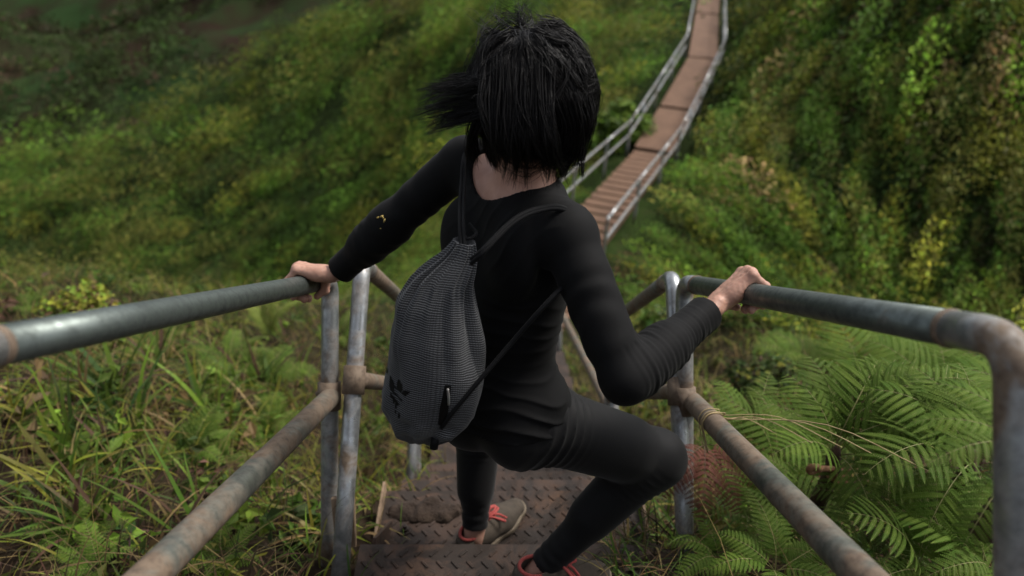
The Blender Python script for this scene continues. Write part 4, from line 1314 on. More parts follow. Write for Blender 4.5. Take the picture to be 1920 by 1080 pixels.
# dry yellow bits stuck on the left sleeve
def sleeve_pt(px, py):
    best = None
    ax = unit(Lw-Le)
    for d in np.linspace(1.2, 1.6, 400):
        q = P(px, py, d); t = np.dot(q-Le, ax); L = np.linalg.norm(Lw-Le)
        if np.linalg.norm(q-Le-ax*t) < .043+(.0295-.043)*t/L+.002: return q
    return P(px, py, 1.4)
bits = MB()
for x, y, a in ((716, 406, .4), (721, 414, 1.2), (716, 428, .2), (718, 408, 2.0), (710, 408, .1)):
    q = sleeve_pt(x, y)-np.array((0, .001, -.001)); dv = np.array((math.cos(a), .3, math.sin(a)))*.004
    bits.tube([q-dv, q, q+dv], [.0008, .0022, .0008], 6)
bits.tube(bez([sleeve_pt(697, 431), sleeve_pt(704, 428), sleeve_pt(710, 421), sleeve_pt(713, 413)], 12), .0011, 6)
M_bits = simple('dry_seed', [(.3, (.35, .24, .05)), (.7, (.45, .34, .12))], 40, .8)
sb = bits.build('plant_bits', M_bits, None, sleeve_pt(714, 415))
tag(sb, 'dry yellow seeds and a thin stem stuck on the black left sleeve', 'plant bits')
# ---------------------------------------------------------------- vegetation
def ground_pt(px, py, dmin=.5, dmax=160, n=500):
    """where the ray through a photograph pixel first meets the ground"""
    ds = np.geomspace(dmin, dmax, n)
    q = np.stack([P(px, py, d) for d in ds])
    z = ground_z(q[:, 0], q[:, 1])
    k = np.argmax(q[:, 2] < z)
    return np.array((q[k, 0], q[k, 1], z[k]))
def blades(root, az, lean, L, w, tint, segs=5, droop=1.0, name='grass', material=None, parent=None, tipc=None):
    """curved tapering blades, one per root"""
    n = len(root); t = np.linspace(0, 1, segs+1)
    az = az[:, None]; lean = lean[:, None]; L_ = L[:, None]
    ang = lean+droop*(t[None]**1.4)*(1.25-lean*.35)*np.ones((n, 1)) if np.ndim(droop) == 0 else lean+droop[:, None]*t[None]**1.4
    dl = L_/segs
    hz = np.concatenate([np.zeros((n, 1)), np.cumsum(np.sin(ang[:, 1:])*dl, 1)], 1)
    vz = np.concatenate([np.zeros((n, 1)), np.cumsum(np.cos(ang[:, 1:])*dl, 1)], 1)
    d = np.stack([np.cos(az), np.sin(az), 0*az], -1); s = np.stack([-np.sin(az), np.cos(az), 0*az], -1)
    c = root[:, None]+d*hz[..., None]+np.array((0, 0, 1.0))*vz[..., None]
    ww = w[:, None]*np.array([.7, 1, .95, .75, .45, .06][:segs+1] if segs == 5 else np.append(np.linspace(.9, .5, segs), .06))[None]
    tw = rng.normal(0, .5, (n, 1))
    sd = s*np.cos(tw)[..., None]+np.array((0, 0, 1.0))*np.sin(tw)[..., None]*.6
    V = np.stack([c-sd*ww[..., None]/2, c+sd*ww[..., None]/2], 2)
    i = np.arange(n*(segs+1)*2).reshape(n, segs+1, 2)
    Q = np.stack([i[:, :-1, 0], i[:, :-1, 1], i[:, 1:, 1], i[:, 1:, 0]], -1).reshape(-1, 4)
    C = np.repeat(tint[:, None], (segs+1)*2, 1).reshape(-1, 3)
    return V.reshape(-1, 3), Q, C

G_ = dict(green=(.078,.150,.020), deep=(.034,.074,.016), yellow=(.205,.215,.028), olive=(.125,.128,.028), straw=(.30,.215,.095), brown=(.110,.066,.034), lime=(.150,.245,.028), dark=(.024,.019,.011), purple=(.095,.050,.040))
def pick(names, p, n, jit=.22):
    pal = np.array([G_[k] for k in names]); i = rng.choice(len(names), n, p=np.array(p)/np.sum(p))
    return pal[i]*np.exp(rng.normal(0, jit, (n, 1)))*np.exp(rng.normal(0, .07, (n, 3)))

# grass and weeds on the near ridge
def scatter_near(n, y0=-.6, y1=6.5):
    y = y0+(y1-y0)*rng.random(n)**1.25
    x = rng.uniform(-1, 1, n)*(1.5+.95*np.maximum(y, 0)+.6)
    return x, y
x, y = scatter_near(84000)
sd = stair_dist(x, y)
q3 = np.stack([x, y, 0*x], -1)
dens = np.clip(.62+.55*vnoise(q3, 1.7), .12, 1)
ok = (sd > .40+.06*vnoise(q3, 6)) & (rng.random(len(x)) < dens) & ~((y < .35) & (np.abs(x) < .75))
x, y, sd, q3 = x[ok], y[ok], sd[ok], q3[ok]
z = ground_z(x, y)
n = len(x)
m = vnoise(q3+20, 1.1)
rightside = x > 0
pal_l = pick(['green', 'yellow', 'olive', 'straw', 'brown', 'lime', 'deep'], [.20, .19, .20, .13, .12, .06, .10], n)
pal_r = pick(['green', 'deep', 'olive', 'straw', 'brown', 'yellow'], [.26, .24, .18, .10, .10, .10], n)
yel = pick(['yellow', 'lime', 'olive', 'straw'], [.42, .16, .24, .18], n)
tint = np.where((rightside & (y < 3))[:, None], pal_r, pal_l)
tint = np.where(((y > 1.6) & (np.abs(x) < 1.3) & (rng.random(n) < .6))[:, None], yel, tint)
drk = (m < -.15) & (rng.random(n) < .55)
tint[drk] = pick(['dark', 'brown', 'purple', 'deep'], [.3, .25, .2, .25], int(drk.sum()))
L = rng.gamma(5, .026, n)*(1.0+.35*m)*np.where(sd < .6, .62, 1)
V, Q, C = blades(np.stack([x, y, z-.01], -1), rng.uniform(0, 6.28, n), rng.uniform(.05, .9, n), L, rng.uniform(.0028, .0085, n), tint)
V2s, Q2s, C2s, off = [V], [Q], [C], len(V)
# fine dry stems, curved right over
k = 9000
x, y = scatter_near(k, -.4, 4.5); ok = stair_dist(x, y) > .42; x, y = x[ok], y[ok]; k = len(x)
V, Q, C = blades(np.stack([x, y, ground_z(x, y)], -1), rng.uniform(0, 6.28, k), rng.uniform(.2, 1.2, k), rng.uniform(.15, .5, k), rng.uniform(.0013, .0024, k), pick(['straw', 'brown', 'purple', 'dark'], [.40, .32, .12, .16], k), droop=rng.uniform(.2, 2.2, k))
V2s.append(V); Q2s.append(Q+off); C2s.append(C); off += len(V)
# tufts that creep over the edges of the steps
k = 260
yy = rng.uniform(1.0, 2.6, k); xx = np.where(rng.random(k) < .5, -1, 1)*rng.uniform(.30, .44, k)
zz = np.interp(yy, [.9, 1.05, 1.335, 1.6, 1.9, 2.6], [-1.62, -1.70, -1.72, -1.98, -2.3, -2.75])
V, Q, C = blades(np.stack([xx, yy, zz], -1), rng.uniform(0, 6.28, k), rng.uniform(.1, .8, k), rng.uniform(.05, .16, k), rng.uniform(.003, .006, k), pick(['green', 'yellow', 'straw', 'brown'], [.3, .3, .2, .2], k))
V2s.append(V); Q2s.append(Q+off); C2s.append(C); off += len(V)
k = 420
yy = rng.uniform(.70, 1.06, k); xx = rng.uniform(.24, .46, k)
V, Q, C = blades(np.stack([xx, yy, np.interp(yy, [.7, .718, .72, 1.06], [-1.30, -1.30, -1.50, -1.50])], -1), rng.uniform(0, 6.28, k), rng.uniform(.1, 1.1, k), rng.uniform(.05, .22, k), rng.uniform(.002, .006, k), pick(['green', 'deep', 'straw', 'brown', 'dark'], [.3, .2, .2, .15, .15], k))
V2s.append(V); Q2s.append(Q+off); C2s.append(C); off += len(V)
gr = npmesh('grass', np.vstack(V2s), [np.vstack(Q2s)], M_grass, None, np.zeros(3), colors=np.vstack(C2s))
tag(gr, 'mixed green and straw coloured grass on both sides of the stairs', None, None, 'stuff')

def leaf_cloud(c, rad, n, size, tint, up_bias=.5, nrm=None, shape=1.0):
    """n folded leaves spread through an ellipsoid (arrays of clumps allowed): returns V, Q, C"""
    d = rng.normal(size=(n, 3)); d /= np.linalg.norm(d, axis=1)[:, None]
    r = rng.random(n)**.45
    pos = c+d*r[:, None]*rad
    nd_ = d*.7+rng.normal(0, .5, (n, 3))+np.array((0, 0, up_bias)); nd_ /= np.linalg.norm(nd_, axis=1)[:, None]
    ax = np.cross(nd_, rng.normal(size=(n, 3))); ax /= np.linalg.norm(ax, axis=1)[:, None]
    sx = np.cross(nd_, ax)
    s = size*np.exp(rng.normal(0, .3, n))
    s = s[:, None]
    V = np.stack([pos-ax*s*.5, pos-sx*s*.26*shape+ax*s*.02, pos+ax*s*.5-nd_*s*.15, pos+sx*s*.26*shape+ax*s*.02], 1)
    V[:, 1] += nd_*s*.08; V[:, 3] += nd_*s*.08
    i = np.arange(n*4).reshape(n, 4)
    return V.reshape(-1, 3), i, np.repeat(tint, 4, 0)

def undergrowth(name, label, n, r0, r1, th0, th1, per, scale, palette, accept=None, hang=False, seed_f=.5, lf=.34, flat=.55, sweep=None, el=None, wide=.85, lift=0.0):
    th = rng.uniform(R(th0), R(th1), n); r = np.exp(rng.uniform(math.log(r0), math.log(r1), n))
    x = r*np.sin(th); y = r*np.cos(th); z = ground_z(x, y)
    ok = stair_dist(x, y) > .60+.022*r
    if accept is not None: ok &= accept(x, y, z)
    x, y, z, r = x[ok], y[ok], z[ok], r[ok]; n = len(x)
    q = np.stack([x, y, z*1.0], -1)
    e = .25*np.maximum(1, r/12)
    nx = -(ground_z(x+e, y)-ground_z(x-e, y))/(2*e); ny = -(ground_z(x, y+e)-ground_z(x, y-e))/(2*e)
    gn = np.stack([nx, ny, np.ones(n)], -1); gn /= np.linalg.norm(gn, axis=1)[:, None]
    down = np.array((0, 0, -1.0))+gn*gn[:, 2:]; down /= np.linalg.norm(down, axis=1)[:, None]+1e-6
    if sweep is not None:
        down = np.asarray(sweep, float)-gn*(gn@np.asarray(sweep, float))[:, None]; down /= np.linalg.norm(down, axis=1)[:, None]+1e-6
    base = palette(q, r, n)
    rad = scale*r*np.exp(np.clip(rng.normal(0, .34, n), -.8, .6))
    N = n*per; rep = lambda a: np.repeat(a, per, 0)
    d = rng.normal(size=(N, 3)); d /= np.linalg.norm(d, axis=1)[:, None]
    rr = rng.random(N)**.5
    R_ = rep(rad)[:, None]
    side = np.cross(gn, down)
    s1, s2, s3 = d[:, :1]*rr[:, None], d[:, 1:2]*rr[:, None], np.abs(d[:, 2:])*rr[:, None]
    el = el or (2.2 if hang else 1.35)
    pos = rep(q)+R_*(rep(side)*s1*wide+rep(down)*s2*el+rep(gn)*(s3*flat*np.exp(-(s2*s2)*.6)+lift))
    nrm = rep(gn)*.8+d*.85+np.array((0, 0, .40))+rng.normal(0, .30, (N, 3)); nrm /= np.linalg.norm(nrm, axis=1)[:, None]
    ax = rep(down)*(1.2 if hang else .45)+rng.normal(size=(N, 3))*.55; ax -= nrm*(ax*nrm).sum(1)[:, None]; ax /= np.linalg.norm(ax, axis=1)[:, None]
    sx = np.cross(nrm, ax)
    s = R_*lf*np.exp(np.clip(rng.normal(0, .25, (N, 1)), -.6, .4))
    wd = .22 if hang else .30
    V = np.stack([pos-ax*s*.6, pos-sx*s*wd+nrm*s*.08, pos+ax*s*.6-nrm*s*.15, pos+sx*s*wd+nrm*s*.08], 1)
    t = rep(base)*np.exp(rng.normal(0, .30, (N, 1)))*np.exp(rng.normal(0, .07, (N, 3)))
    o = npmesh(name, V.reshape(-1, 3), np.arange(N*4).reshape(N, 4), M_leaf, None, np.zeros(3), colors=np.repeat(t, 4, 0), smooth=False)
    return tag(o, label, None, None, 'stuff')
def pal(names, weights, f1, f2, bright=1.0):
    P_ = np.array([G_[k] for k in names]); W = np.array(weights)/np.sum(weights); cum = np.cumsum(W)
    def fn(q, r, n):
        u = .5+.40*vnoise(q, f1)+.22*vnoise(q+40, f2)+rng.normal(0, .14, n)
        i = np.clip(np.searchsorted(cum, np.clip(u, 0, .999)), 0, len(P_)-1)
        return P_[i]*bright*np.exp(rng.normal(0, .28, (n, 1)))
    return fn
on_right = lambda x, y, z: (x > .05*y+.9) & (x > np.interp(y, [5, 7, 10.2, 12, 15, 19, 25], [.6, .8, 2.0, 2.7, 3.9, 5.0, 6.4]))
on_left = lambda x, y, z: ~((x > .05*y+.9) & (x > np.interp(y, [5, 7, 10.2, 12, 15, 19, 25], [.6, .8, 2.0, 2.7, 3.9, 5.0, 6.4])))
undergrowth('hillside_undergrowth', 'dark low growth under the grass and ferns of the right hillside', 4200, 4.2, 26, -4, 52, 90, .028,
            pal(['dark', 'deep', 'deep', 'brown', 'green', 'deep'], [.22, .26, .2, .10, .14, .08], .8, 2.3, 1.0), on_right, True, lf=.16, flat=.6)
undergrowth('hillside_vegetation', 'ferns and tall grass hanging in streaks down the steep right hillside', 2600, 4.2, 26, -4, 52, 230, .020,
            pal(['purple', 'deep', 'olive', 'green', 'yellow', 'olive', 'green', 'lime', 'green', 'olive', 'straw'], [.05, .10, .15, .18, .12, .10, .12, .08, .05, .03, .02], .7, 2.0, 1.55), on_right, True, lf=.20, flat=1.5, sweep=(.30, -.55, -1.1), el=3.2, wide=.75, lift=.25)
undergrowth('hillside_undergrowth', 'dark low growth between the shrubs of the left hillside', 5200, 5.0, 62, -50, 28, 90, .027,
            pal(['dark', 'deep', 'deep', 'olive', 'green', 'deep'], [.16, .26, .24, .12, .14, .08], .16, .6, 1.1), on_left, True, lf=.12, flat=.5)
undergrowth('hillside_vegetation', 'low shrubs and ferns swept diagonally over the broad left hillside', 3300, 5.0, 62, -50, 28, 240, .0165,
            pal(['purple', 'deep', 'green', 'olive', 'green', 'yellow', 'green', 'lime', 'olive'], [.04, .14, .20, .16, .18, .06, .12, .07, .03], .13, .5, 1.6), on_left, True, lf=.17, flat=1.9, sweep=(-1.0, -.35, -.55), el=2.6, wide=.85, lift=.3)
undergrowth('distant_forest', 'dark trees and scrub on the far valley side at the upper left', 9000, 58, 900, -50, 14, 50, .021,
            pal(['dark', 'deep', 'deep', 'purple', 'green', 'green'], [.25, .25, .2, .16, .12, .02], .03, .09, .8), lambda x, y, z: (y > 55+.1*x) & (vnoise(np.stack([x, y, z], -1), .028) > -.45), False, lf=.16)
# broad-leaved weeds close by
k = 1500
x, y = scatter_near(k, .2, 6.5); ok = stair_dist(x, y) > .55; x, y = x[ok], y[ok]; k = len(x)
Vs, Qs, Cs, off = [], [], [], 0
ti = pick(['green', 'deep', 'lime', 'olive', 'brown', 'purple'], [.3, .25, .14, .15, .1, .06], k)
for i in range(k):
    nl = rng.integers(8, 26); s = rng.uniform(.022, .055)
    zc = float(ground_z(x[i], y[i]))
    V, Q, C = leaf_cloud(np.array((x[i], y[i], zc+.05)), np.array((.09, .09, .07))*rng.uniform(.6, 1.4), nl, s, np.repeat(ti[i:i+1], nl, 0)*np.exp(rng.normal(0, .2, (nl, 1))))
    Vs.append(V); Qs.append(Q+off); Cs.append(C); off += len(V)
o = npmesh('weeds', np.vstack(Vs), [np.vstack(Qs)], M_leaf, None, np.zeros(3), colors=np.vstack(Cs), smooth=False)
tag(o, 'low leafy weeds among the grass beside the stairs', None, None, 'stuff')

# ---- ferns
def frond_mesh(name, L=.8, pairs=19, plen=.20, pw=.020, arch=1.1, material=None, seed=1, curl=.6, base_bare=.16):
    """a feather-shaped frond along +X rising and arching over; leaflets on every side branch"""
    r_ = np.random.default_rng(seed)
    mb = MB()
    s = np.linspace(0, 1, 30)
    ang = .95-arch*1.75*s**1.15
    x = np.concatenate([[0], np.cumsum(np.cos(ang[1:])*L/29)]); z = np.concatenate([[0], np.cumsum(np.sin(ang[1:])*L/29)])
    rach = np.stack([x, .02*np.sin(s*3+seed), z], -1)
    mb.tube(rach, np.linspace(.0042, .0009, 30)*L/.8, 5)
    Vs, Qs = [], []; cnt = 0
    for k in range(pairs):
        u = base_bare+(1-base_bare)*(k+.3)/pairs
        at = np.array([np.interp(u, s, rach[:, c]) for c in range(3)])
        tg = np.array([np.interp(min(u+.02, 1), s, rach[:, c])-np.interp(u-.02, s, rach[:, c]) for c in range(3)]); tg = unit(tg)
        up = unit(np.array((-tg[2], 0, tg[0])))
        l = plen*(math.sin(math.pi*min(1, (.30+.70*(u-base_bare)/(1-base_bare)))**1.0)**.75)*(1.04-.12*u)*r_.uniform(.9, 1.08)
        l = max(l, .02*L)
        for sg in (-1, 1):
            out = unit(np.array((0, sg, 0))*.90+tg*(.34+.30*u)+up*r_.normal(.10, .08))
            m = max(5, int(l/.0105/ (L/.8)))
            t = (np.arange(m)+.5)/m
            drop = curl*l*t**2*.55*r_.uniform(.7, 1.3)
            c = at+out*(l*t)[:, None]-up*drop[:, None]+tg*(.04*l*t**2)[:, None]
            # side-branch rib
            mb.tube(np.vstack([at, c[::max(1, m//4)], c[-1:]]), .0009*L/.8, 3, cap=False)
            od = np.gradient(c, axis=0); od /= np.linalg.norm(od, axis=1)[:, None]
            nrm = np.cross(od, np.cross(up, od)); nrm /= np.linalg.norm(nrm, axis=1)[:, None]
            sdv = np.cross(nrm, od)
            w = pw*L/.8*(np.sin(np.pi*np.clip(.22+.78*t, 0, 1))**.6)*(l/plen)**.35
            hw = l/m*.43
            for s2 in (-1, 1):
                dirv = sdv*s2+od*.38; dirv /= np.linalg.norm(dirv, axis=1)[:, None]
                fold = -nrm*(w*.16)[:, None]
                tip = c+dirv*w[:, None]+fold
                mid = c+dirv*(w*.55)[:, None]+nrm*(w*.05)[:, None]
                V = np.stack([c-od*hw, mid-od*hw*.95, tip, mid+od*hw*.95, c+od*hw*.9], 1)
                b = cnt+np.arange(m)*5
                Vs.append(V.reshape(-1, 3)); cnt += m*5
                qa = np.stack([b, b+1, b+3, b+4], -1); ta = np.stack([b+1, b+2, b+3], -1)
                Qs.append((qa, ta))
    mb.nrib = sum(len(q) for q in mb.Q)
    mb.add(np.vstack(Vs), np.vstack([q for q, _ in Qs]), np.vstack([t for _, t in Qs]))
    return mb
def make_mesh(mb, name, material):
    o = mb.build(name, material, None, np.zeros(3), smooth=False)
    me = o.data; bpy.data.objects.remove(o)
    me.materials.append(M_rib if material is not M_fern_dead else M_stem)
    mi = np.zeros(len(me.polygons), np.int32); mi[:mb.nrib] = 1
    me.polygons.foreach_set('material_index', mi)
    return me
FM = [make_mesh(frond_mesh('frond', seed=k, arch=a, curl=c, plen=pl, pairs=13, pw=.024), 'frond', M_fern) for k, a, c, pl in ((1, 1.0, .60, .29), (2, 1.25, .8, .27), (3, .8, .5, .30))]
FMY = [make_mesh(frond_mesh('frond', seed=7, arch=.9, plen=.12, pairs=24), 'frond', M_fern_yellow)]
FMD = [make_mesh(frond_mesh('frond', seed=9, arch=1.25, curl=1.2, plen=.19, pw=.022, pairs=14), 'frond', M_fern_dead)]
FS = [make_mesh(frond_mesh('frond', seed=11+k, arch=1.0+.2*k, plen=.15, pairs=15, pw=.024), 'frond', M_fern) for k in range(2)]
def fern(label, loc, fronds, meshes=FM, group='ferns beside the stairs', stem=.0, name='fern_plant'):
    """fronds: (azimuth deg from +X, tilt deg added to the rise, length m, roll deg)"""
    root = empty(name, loc, label, 'fern', group)
    for i, (az, tilt, L, roll) in enumerate(fronds):
        o = bpy.data.objects.new('frond', meshes[i % len(meshes)])
        col.objects.link(o); o.parent = root
        o.location = (0, 0, stem)
        Rm = Matrix.Rotation(R(az), 4, 'Z') @ Matrix.Rotation(-R(tilt), 4, 'Y') @ Matrix.Rotation(R(roll), 4, 'X')
        o.rotation_euler = Rm.to_euler(); o.scale = (L/.8,)*3
    if stem > 0:
        mb = MB(); mb.tube(np.asarray(loc)+np.array([(0, 0, -.12), (.01, 0, stem*.5), (0, .005, stem), (0, 0, stem+.03)]), [.02, .018, .016, .006], 9)
        mb.build('stem', M_stem, root)
    return root
def ring_fronds(n, L, a0=0, tilt=(-15, 25), lj=.15):
    return [(a0+360*i/n+rng.uniform(-16, 16), rng.uniform(*tilt), L*rng.uniform(1-lj, 1+lj), rng.uniform(-15, 15)) for i in range(n)]
big = P(1545, 905, 1.62)
fr = fern('large bright fern with a coiled brown young frond just right of the right lower rail', big,
     [(8, 30, .38, -10), (30, 24, .40, 8), (-16, 14, .36, -18), (-48, -8, .26, -12), (55, 30, .34, 0), (100, 18, .26, 5), (150, 12, .24, 0), (-80, -6, .22, 10), (200, 6, .22, 0), (122, 26, .24, 0), (-8, 40, .30, 14)], FM, stem=.09)
mb = MB()                                                   # the coiled young frond
c0 = P(1562, 880, 1.52)
sp = [c0+np.array((-.01*t-.028*math.sin(t*1.0), -.010*t, .018*math.sin(t*.9))) for t in np.linspace(0, 1.6, 8)]
e = sp[-1]
sp = [big+(0, 0, .03), (big+c0)/2+(.01, -.01, .0)]+sp
sp += [e+np.array((-.012+.012*math.cos(a)*f, -.004, .012*math.sin(a)*f+.004)) for a, f in zip(np.linspace(0, 8.5, 34), np.linspace(1, .25, 34))]
mb.tube(bez(sp, 80), np.append(np.linspace(.007, .0075, 40), np.linspace(.0075, .005, len(bez(sp, 80))-40)), 9)
mb.build('coiled_frond', simple('fiddlehead_brown', [(.3, (.16, .07, .03)), (.7, (.30, .16, .08))], 60, .7), fr)
fern('broad low fern whose yellow-ribbed fronds fan out below the big fern', P(1795, 905, 1.50),
     [(172, 10, .27, 14), (200, -4, .32, 8), (150, 16, .28, 0), (228, -22, .30, 10), (120, 20, .24, -5), (80, 20, .26, 0), (255, -30, .24, 0)], FM[1:]+FM[:1], stem=.07)
fern('pale fern behind the clamp of the right post', P(1395, 850, 1.95), [(150, 20, .26, 0), (105, 28, .28, 0), (60, 22, .30, 0), (20, 14, .28, 0), (190, 10, .22, 0), (-30, 6, .24, 0)], FS)
fern('fern with drooping fronds behind the large bright fern', P(1760, 800, 2.1), ring_fronds(9, .34, 10, (0, 25)), FM, stem=.06)
fern('tall fern whose tips show above the bent corner of the right railing', P(1960, 860, 1.9), ring_fronds(9, .36, 30, (10, 35)), FM, stem=.08)
fern('nearest fern, blurred, hanging inside the bent right corner post', P(1900, 905, 1.02), [(190, 6, .21, 0), (218, -20, .22, 8), (165, 10, .20, -6), (245, -36, .20, 0), (140, 20, .19, 0), (95, 25, .18, 0)], FS, stem=.04)
fern('small fern low at the edge of the steps by the right knee side', P(1345, 1050, 1.62), ring_fronds(7, .17, 0, (-10, 20)), FS)
fern('low feathery fern under the middle of the right lower rail', P(1450, 1070, 1.45), ring_fronds(8, .19, 20, (-10, 25)), FS)
fern('dark fern beneath the right lower rail near the bottom edge', P(1570, 1090, 1.45), ring_fronds(7, .20, 40, (-10, 25)), FS)
for (px, py, d, n_, L, lab) in ((1450, 870, 1.85, 7, .24, 'mid-sized fern between the pale fern and the large bright fern'), (1655, 985, 1.55, 7, .25, 'dark fern just below the coiled young frond'),
                               (1720, 1075, 1.40, 7, .22, 'fern at the bottom edge left of the blurred near fern'), (1850, 1075, 1.35, 7, .24, 'fern at the bottom right corner behind the near post'), (1610, 770, 2.2, 8, .30, 'fern standing behind the left half of the large bright fern'),
                               (1690, 720, 2.5, 8, .32, 'farther fern under the middle of the right top rail'), (1500, 930, 1.75, 6, .20, 'small fern close under the upper part of the right lower rail'), (1400, 960, 1.75, 6, .19, 'small fern right of the withered red fern')):
    fern(lab, P(px, py, d), ring_fronds(n_, L, rng.uniform(0, 90), (-8, 26)), [FM[0], FS[0], FM[2], FS[1], FM[1], FMD[0] if rng.random() < .5 else FM[0], FM[2], FS[0]])
dead = fern('withered dark red fern hanging beside the right knee', P(1318, 835, 1.70), [(-100, -14, .24, 0), (-70, -16, .22, 10), (-130, -8, .22, -10), (-40, -10, .2, 0)], FMD, group=None)
for (px, py, L, lab) in ((505, 735, .30, 'fern by a dark hollow left of the paired posts'), (430, 690, .26, 'pale fern in the grass under the left top rail'), (330, 640, .26, 'fern in the grass below the middle of the left top rail'),
                        (640, 640, .28, 'fern just behind the paired left posts'), (130, 1010, .14, 'small bright fern low in the left grass'), (185, 1075, .15, 'small fern at the bottom edge on the left'),
                        (420, 1055, .14, 'small fern between left lower rail and bottom edge'), (60, 590, .22, 'fern at the left edge just above the top rail'), (720, 560, .28, 'fern on the slope behind the bright left post'),
                        (1500, 690, .34, 'fern on the slope beyond the right railing'), (1840, 640, .34, 'fern poking up behind the right top rail'), (1700, 700, .34, 'shaded fern further back under the right top rail')):
    g_ = ground_pt(px, py)
    fern(lab, g_, ring_fronds(7, L, rng.uniform(0, 90), (-5, 30)), FS if L < .3 else FM)
for k in range(12):
    px, py = rng.uniform(10, 590), rng.uniform(640, 1060)
    if abs(px-(300+(1080-py)*.98)) < 40 or (px > 420 and py > 880): continue
    fern('small green fern, one of several alike scattered in the left grass', ground_pt(px, py), ring_fronds(6, rng.uniform(.13, .22), rng.uniform(0, 90), (-5, 30)), [FS[0], FM[0], FS[1]], 'small scattered ferns on the left')
g_ = ground_pt(512, 640); fern('narrow upright yellow fern left of the paired posts', g_, [(80, 45, .42, 0), (20, 40, .36, 0), (150, 38, .34, 0)], FMY, group=None)

# ---- broad-bladed tufts and shrubs
def tuft(label, loc, n, L, w, names, p, group='broad-bladed tufts'):
    root = np.tile(np.asarray(loc), (n, 1))+rng.normal(0, .02, (n, 3))*(1, 1, 0)
    V, Q, C = blades(root, rng.uniform(0, 6.28, n), rng.uniform(.1, .75, n), L*rng.uniform(.6, 1.1, n), w*rng.uniform(.7, 1.2, n), pick(names, p, n, .2), segs=5, droop=rng.uniform(.1, 1.5, n))
    o = npmesh('sedge_plant', V, [Q], M_grass, None, loc, colors=C)
    return tag(o, label, 'plant', group)
for (px, py, n, L, lab, nm) in ((215, 745, 16, .42, 'tall dark-bladed tuft below the left end of the top rail', ['deep', 'green', 'purple']), (300, 700, 14, .34, 'broad-bladed tuft under the left top rail', ['green', 'deep', 'purple']),
                               (395, 790, 18, .40, 'wide green tuft with one blade bent flat, left of the lower rail', ['green', 'lime', 'deep']), (480, 730, 14, .36, 'purple and green tuft beside the fern left of the posts', ['purple', 'green', 'deep']),
                               (560, 800, 12, .26, 'small tuft just left of the first left post', ['green', 'yellow']), (90, 760, 14, .36, 'brown-tipped tuft at the left edge', ['brown', 'green', 'straw']),
                               (500, 930, 12, .26, 'thin tuft between the left lower rail and the posts', ['green', 'yellow', 'straw']), (610, 1010, 26, .17, 'grass tuft at the foot of the first left post', ['green', 'yellow', 'straw']), (655, 1005, 20, .13, 'grass tuft at the foot of the second left post', ['green', 'lime', 'straw']),
                               (1330, 980, 22, .30, 'long arching tuft right of the steps below the knee', ['green', 'deep', 'straw']), (1290, 1060, 20, .26, 'green tuft at the bottom edge right of the shoe', ['green', 'deep', 'lime']),
                               (1480, 860, 12, .26, 'thin tuft between the right lower rail and the ferns', ['green', 'straw', 'deep']), (1620, 640, 16, .5, 'tall tuft beyond the right rail', ['olive', 'straw', 'green'])):
    tuft(lab, ground_pt(px, py), n, L, (.018 if L > .3 else .011), nm, [1]*len(nm))
for k in range(24):
    px, py = rng.uniform(20, 600), rng.uniform(650, 1040)
    if px > 430 and py > 850: continue
    if abs(px-(300+(1080-py)*.98)) < 30: continue
    nm = [['deep', 'green', 'purple'], ['green', 'lime', 'deep'], ['purple', 'brown', 'green'], ['yellow', 'green', 'olive']][k % 4]
    tuft('broad-bladed plant, one of several alike scattered in the left grass', ground_pt(px, py), int(rng.integers(7, 15)), rng.uniform(.20, .36), rng.uniform(.010, .018), nm, [1]*len(nm), 'scattered broad-bladed plants on the left')
def shrub(label, loc, rad, n, size, names, p, group=None, name='leafy_shrub', lobes=7, bright=1.0):
    root = empty(name, loc, label, 'shrub', group)
    Vs, Qs, Cs, off = [], [], [], 0
    rad = np.asarray(rad, float)
    for k in range(lobes):
        c = np.asarray(loc)+rad*(rng.normal(0, .45, 3))*(1, 1, .5)+(0, 0, rad[2]*.75)
        m = n//lobes
        V, Q, C = leaf_cloud(c, rad*rng.uniform(.45, .7), m, size, pick(names, p, m, .2)*bright, .8, shape=1.5)
        Vs.append(V); Qs.append(Q+off); Cs.append(C); off += len(V)
    npmesh('foliage', np.vstack(Vs), [np.vstack(Qs)], M_leaf, root, colors=np.vstack(Cs), smooth=False)
    mb = MB()
    for k in range(5):
        e = np.asarray(loc)+rad*(rng.normal(0, .4, 3))*(1, 1, .3)+(0, 0, rad[2]*1.1)
        mb.tube(bez([np.asarray(loc)+(0, 0, -.1), np.asarray(loc)*.5+e*.5+rng.normal(0, .03, 3), e], 8), np.linspace(.012, .004, len(bez([np.asarray(loc)]*2+[e], 8)))[:len(bez([np.asarray(loc)+(0, 0, -.1), np.asarray(loc)*.5+e*.5, e], 8))] if False else .008, 6)
    mb.build('stem', M_stem, root)
    return root
shrub('bright green rounded shrub left of the far walkway, behind the hair', ground_pt(1140, 280), (.42, .45, .5), 3000, .10, ['lime', 'green', 'deep'], [.45, .4, .15], lobes=14)
shrub('light yellow-green shrub below the bright rounded one, left of the far steps', ground_pt(1095, 300), (.45, .45, .3), 1200, .11, ['yellow', 'lime', 'olive'], [.4, .3, .3], lobes=8)
b_ = P(185, 600, 3.7); b_[2] = float(ground_z(b_[0:1], b_[1:2])[0]); bh = P(185, 526, 3.7)[2]-b_[2]
shrub('yellow-green shrub with brown tips above the left top rail', b_, (.19, .19, bh/1.55), 3600, .032, ['yellow', 'lime', 'brown'], [.55, .33, .12], lobes=12, bright=1.25)
shrub('dark small-leaved shrub beside the bent right forearm', ground_pt(1420, 745), (.16, .16, .17), 2400, .026, ['deep', 'dark', 'yellow'], [.7, .22, .08], lobes=12)
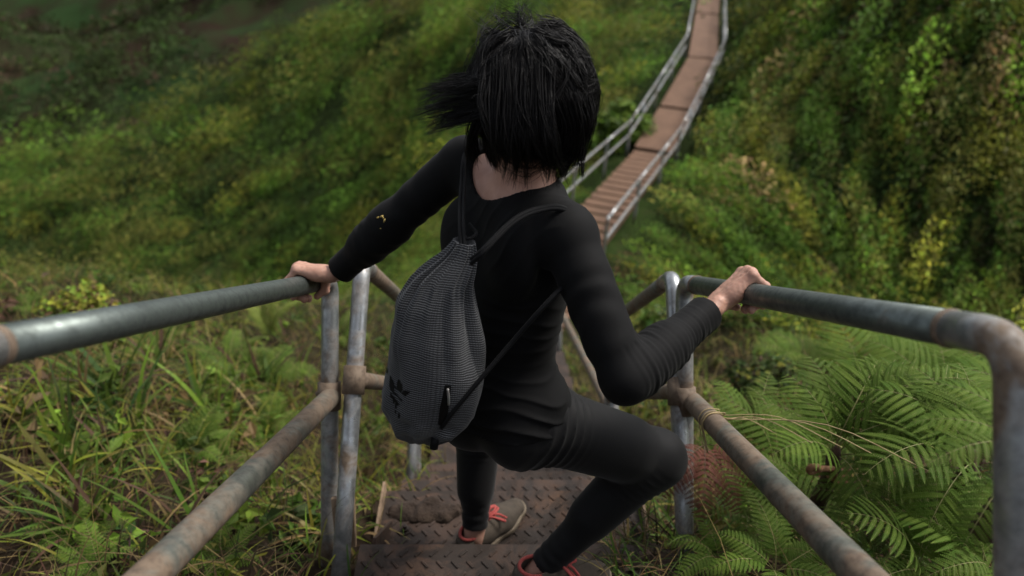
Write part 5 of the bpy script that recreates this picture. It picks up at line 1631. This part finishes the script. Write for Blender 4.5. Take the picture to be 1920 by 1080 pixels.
shrub('dark green shrub on the slope between railing and right forearm', ground_pt(1250, 640), (.25, .2, .2), 1200, .05, ['deep', 'green', 'olive'], [.5, .3, .2], lobes=8)

# dry grass caught over the right lower rail
mid_a, mid_b = RA-N1_*.335+(-.05, 0, 0), RB-N1_*.292+(.022, 0, 0)
q0 = on_rail(mid_a, mid_b, 1335, 800); tr_ = unit(mid_b-mid_a)
mb = MB()
for k in range(5):
    o_ = tr_*rng.normal(0, .012)
    s_ = np.cross(tr_, (0, 0, 1)); s_ = unit(s_); 
    w_ = np.cross(s_, tr_); w_ = w_ if w_[2] > 0 else -w_
    pts = [q0+o_+s_*(-.016)-w_*.06-tr_*.01]+[q0+o_+(s_*math.sin(a)+w_*math.cos(a))*(RM+.002+.002*k*(a > .6)) for a in np.linspace(-1.7, 1.2, 7)]+[q0+o_+s_*(.07+.03*k)+w_*(.012+.006*k)-tr_*.03*k, q0+o_+s_*(.15+.05*k)-w_*(.03)-tr_*.05*k]
    mb.tube(bez(pts, 40), .0011, 5)
dg_ = mb.build('dry_grass', simple('dry_straw', [(.3, (.30, .22, .10)), (.7, (.42, .32, .17))], 30, .8), None, q0)
tag(dg_, 'dry straw stems looped over the right lower rail', 'dry grass')

# soil and litter lying on the left end of the steps
def soil(label, c, rad):
    F = Field(np.asarray(c)-np.asarray(rad)*1.6, np.asarray(c)+np.asarray(rad)*1.6, .005)
    F.el(c, rad, None, .01)
    F.disp(np.asarray(c)-np.asarray(rad)*1.6, np.asarray(c)+np.asarray(rad)*1.6, lambda q: .010*vnoise(q, 26)+.006*vnoise(q+3, 60))
    F.cut(np.asarray(c)-(0, 0, .002), (0, 0, -1), 1.0)
    V, Q = F.mesh()
    return tag(npmesh('soil', V, Q, M_soil, None, c), label, None, None, 'stuff')
soil('dark crumbly soil on the left end of the step under the farther foot', (-.25, 1.265, -1.673), (.105, .045, .022))
soil('dark soil in the left corner of the step under the farther foot', (-.335, 1.11, -1.673), (.035, .06, .022))
soil('dark soil on the right end of the step under the farther foot', (.30, 1.13, -1.673), (.09, .09, .03))
soil('dark soil heaped on the right end of the nearer step', (.34, .90, -1.491), (.07, .13, .03))
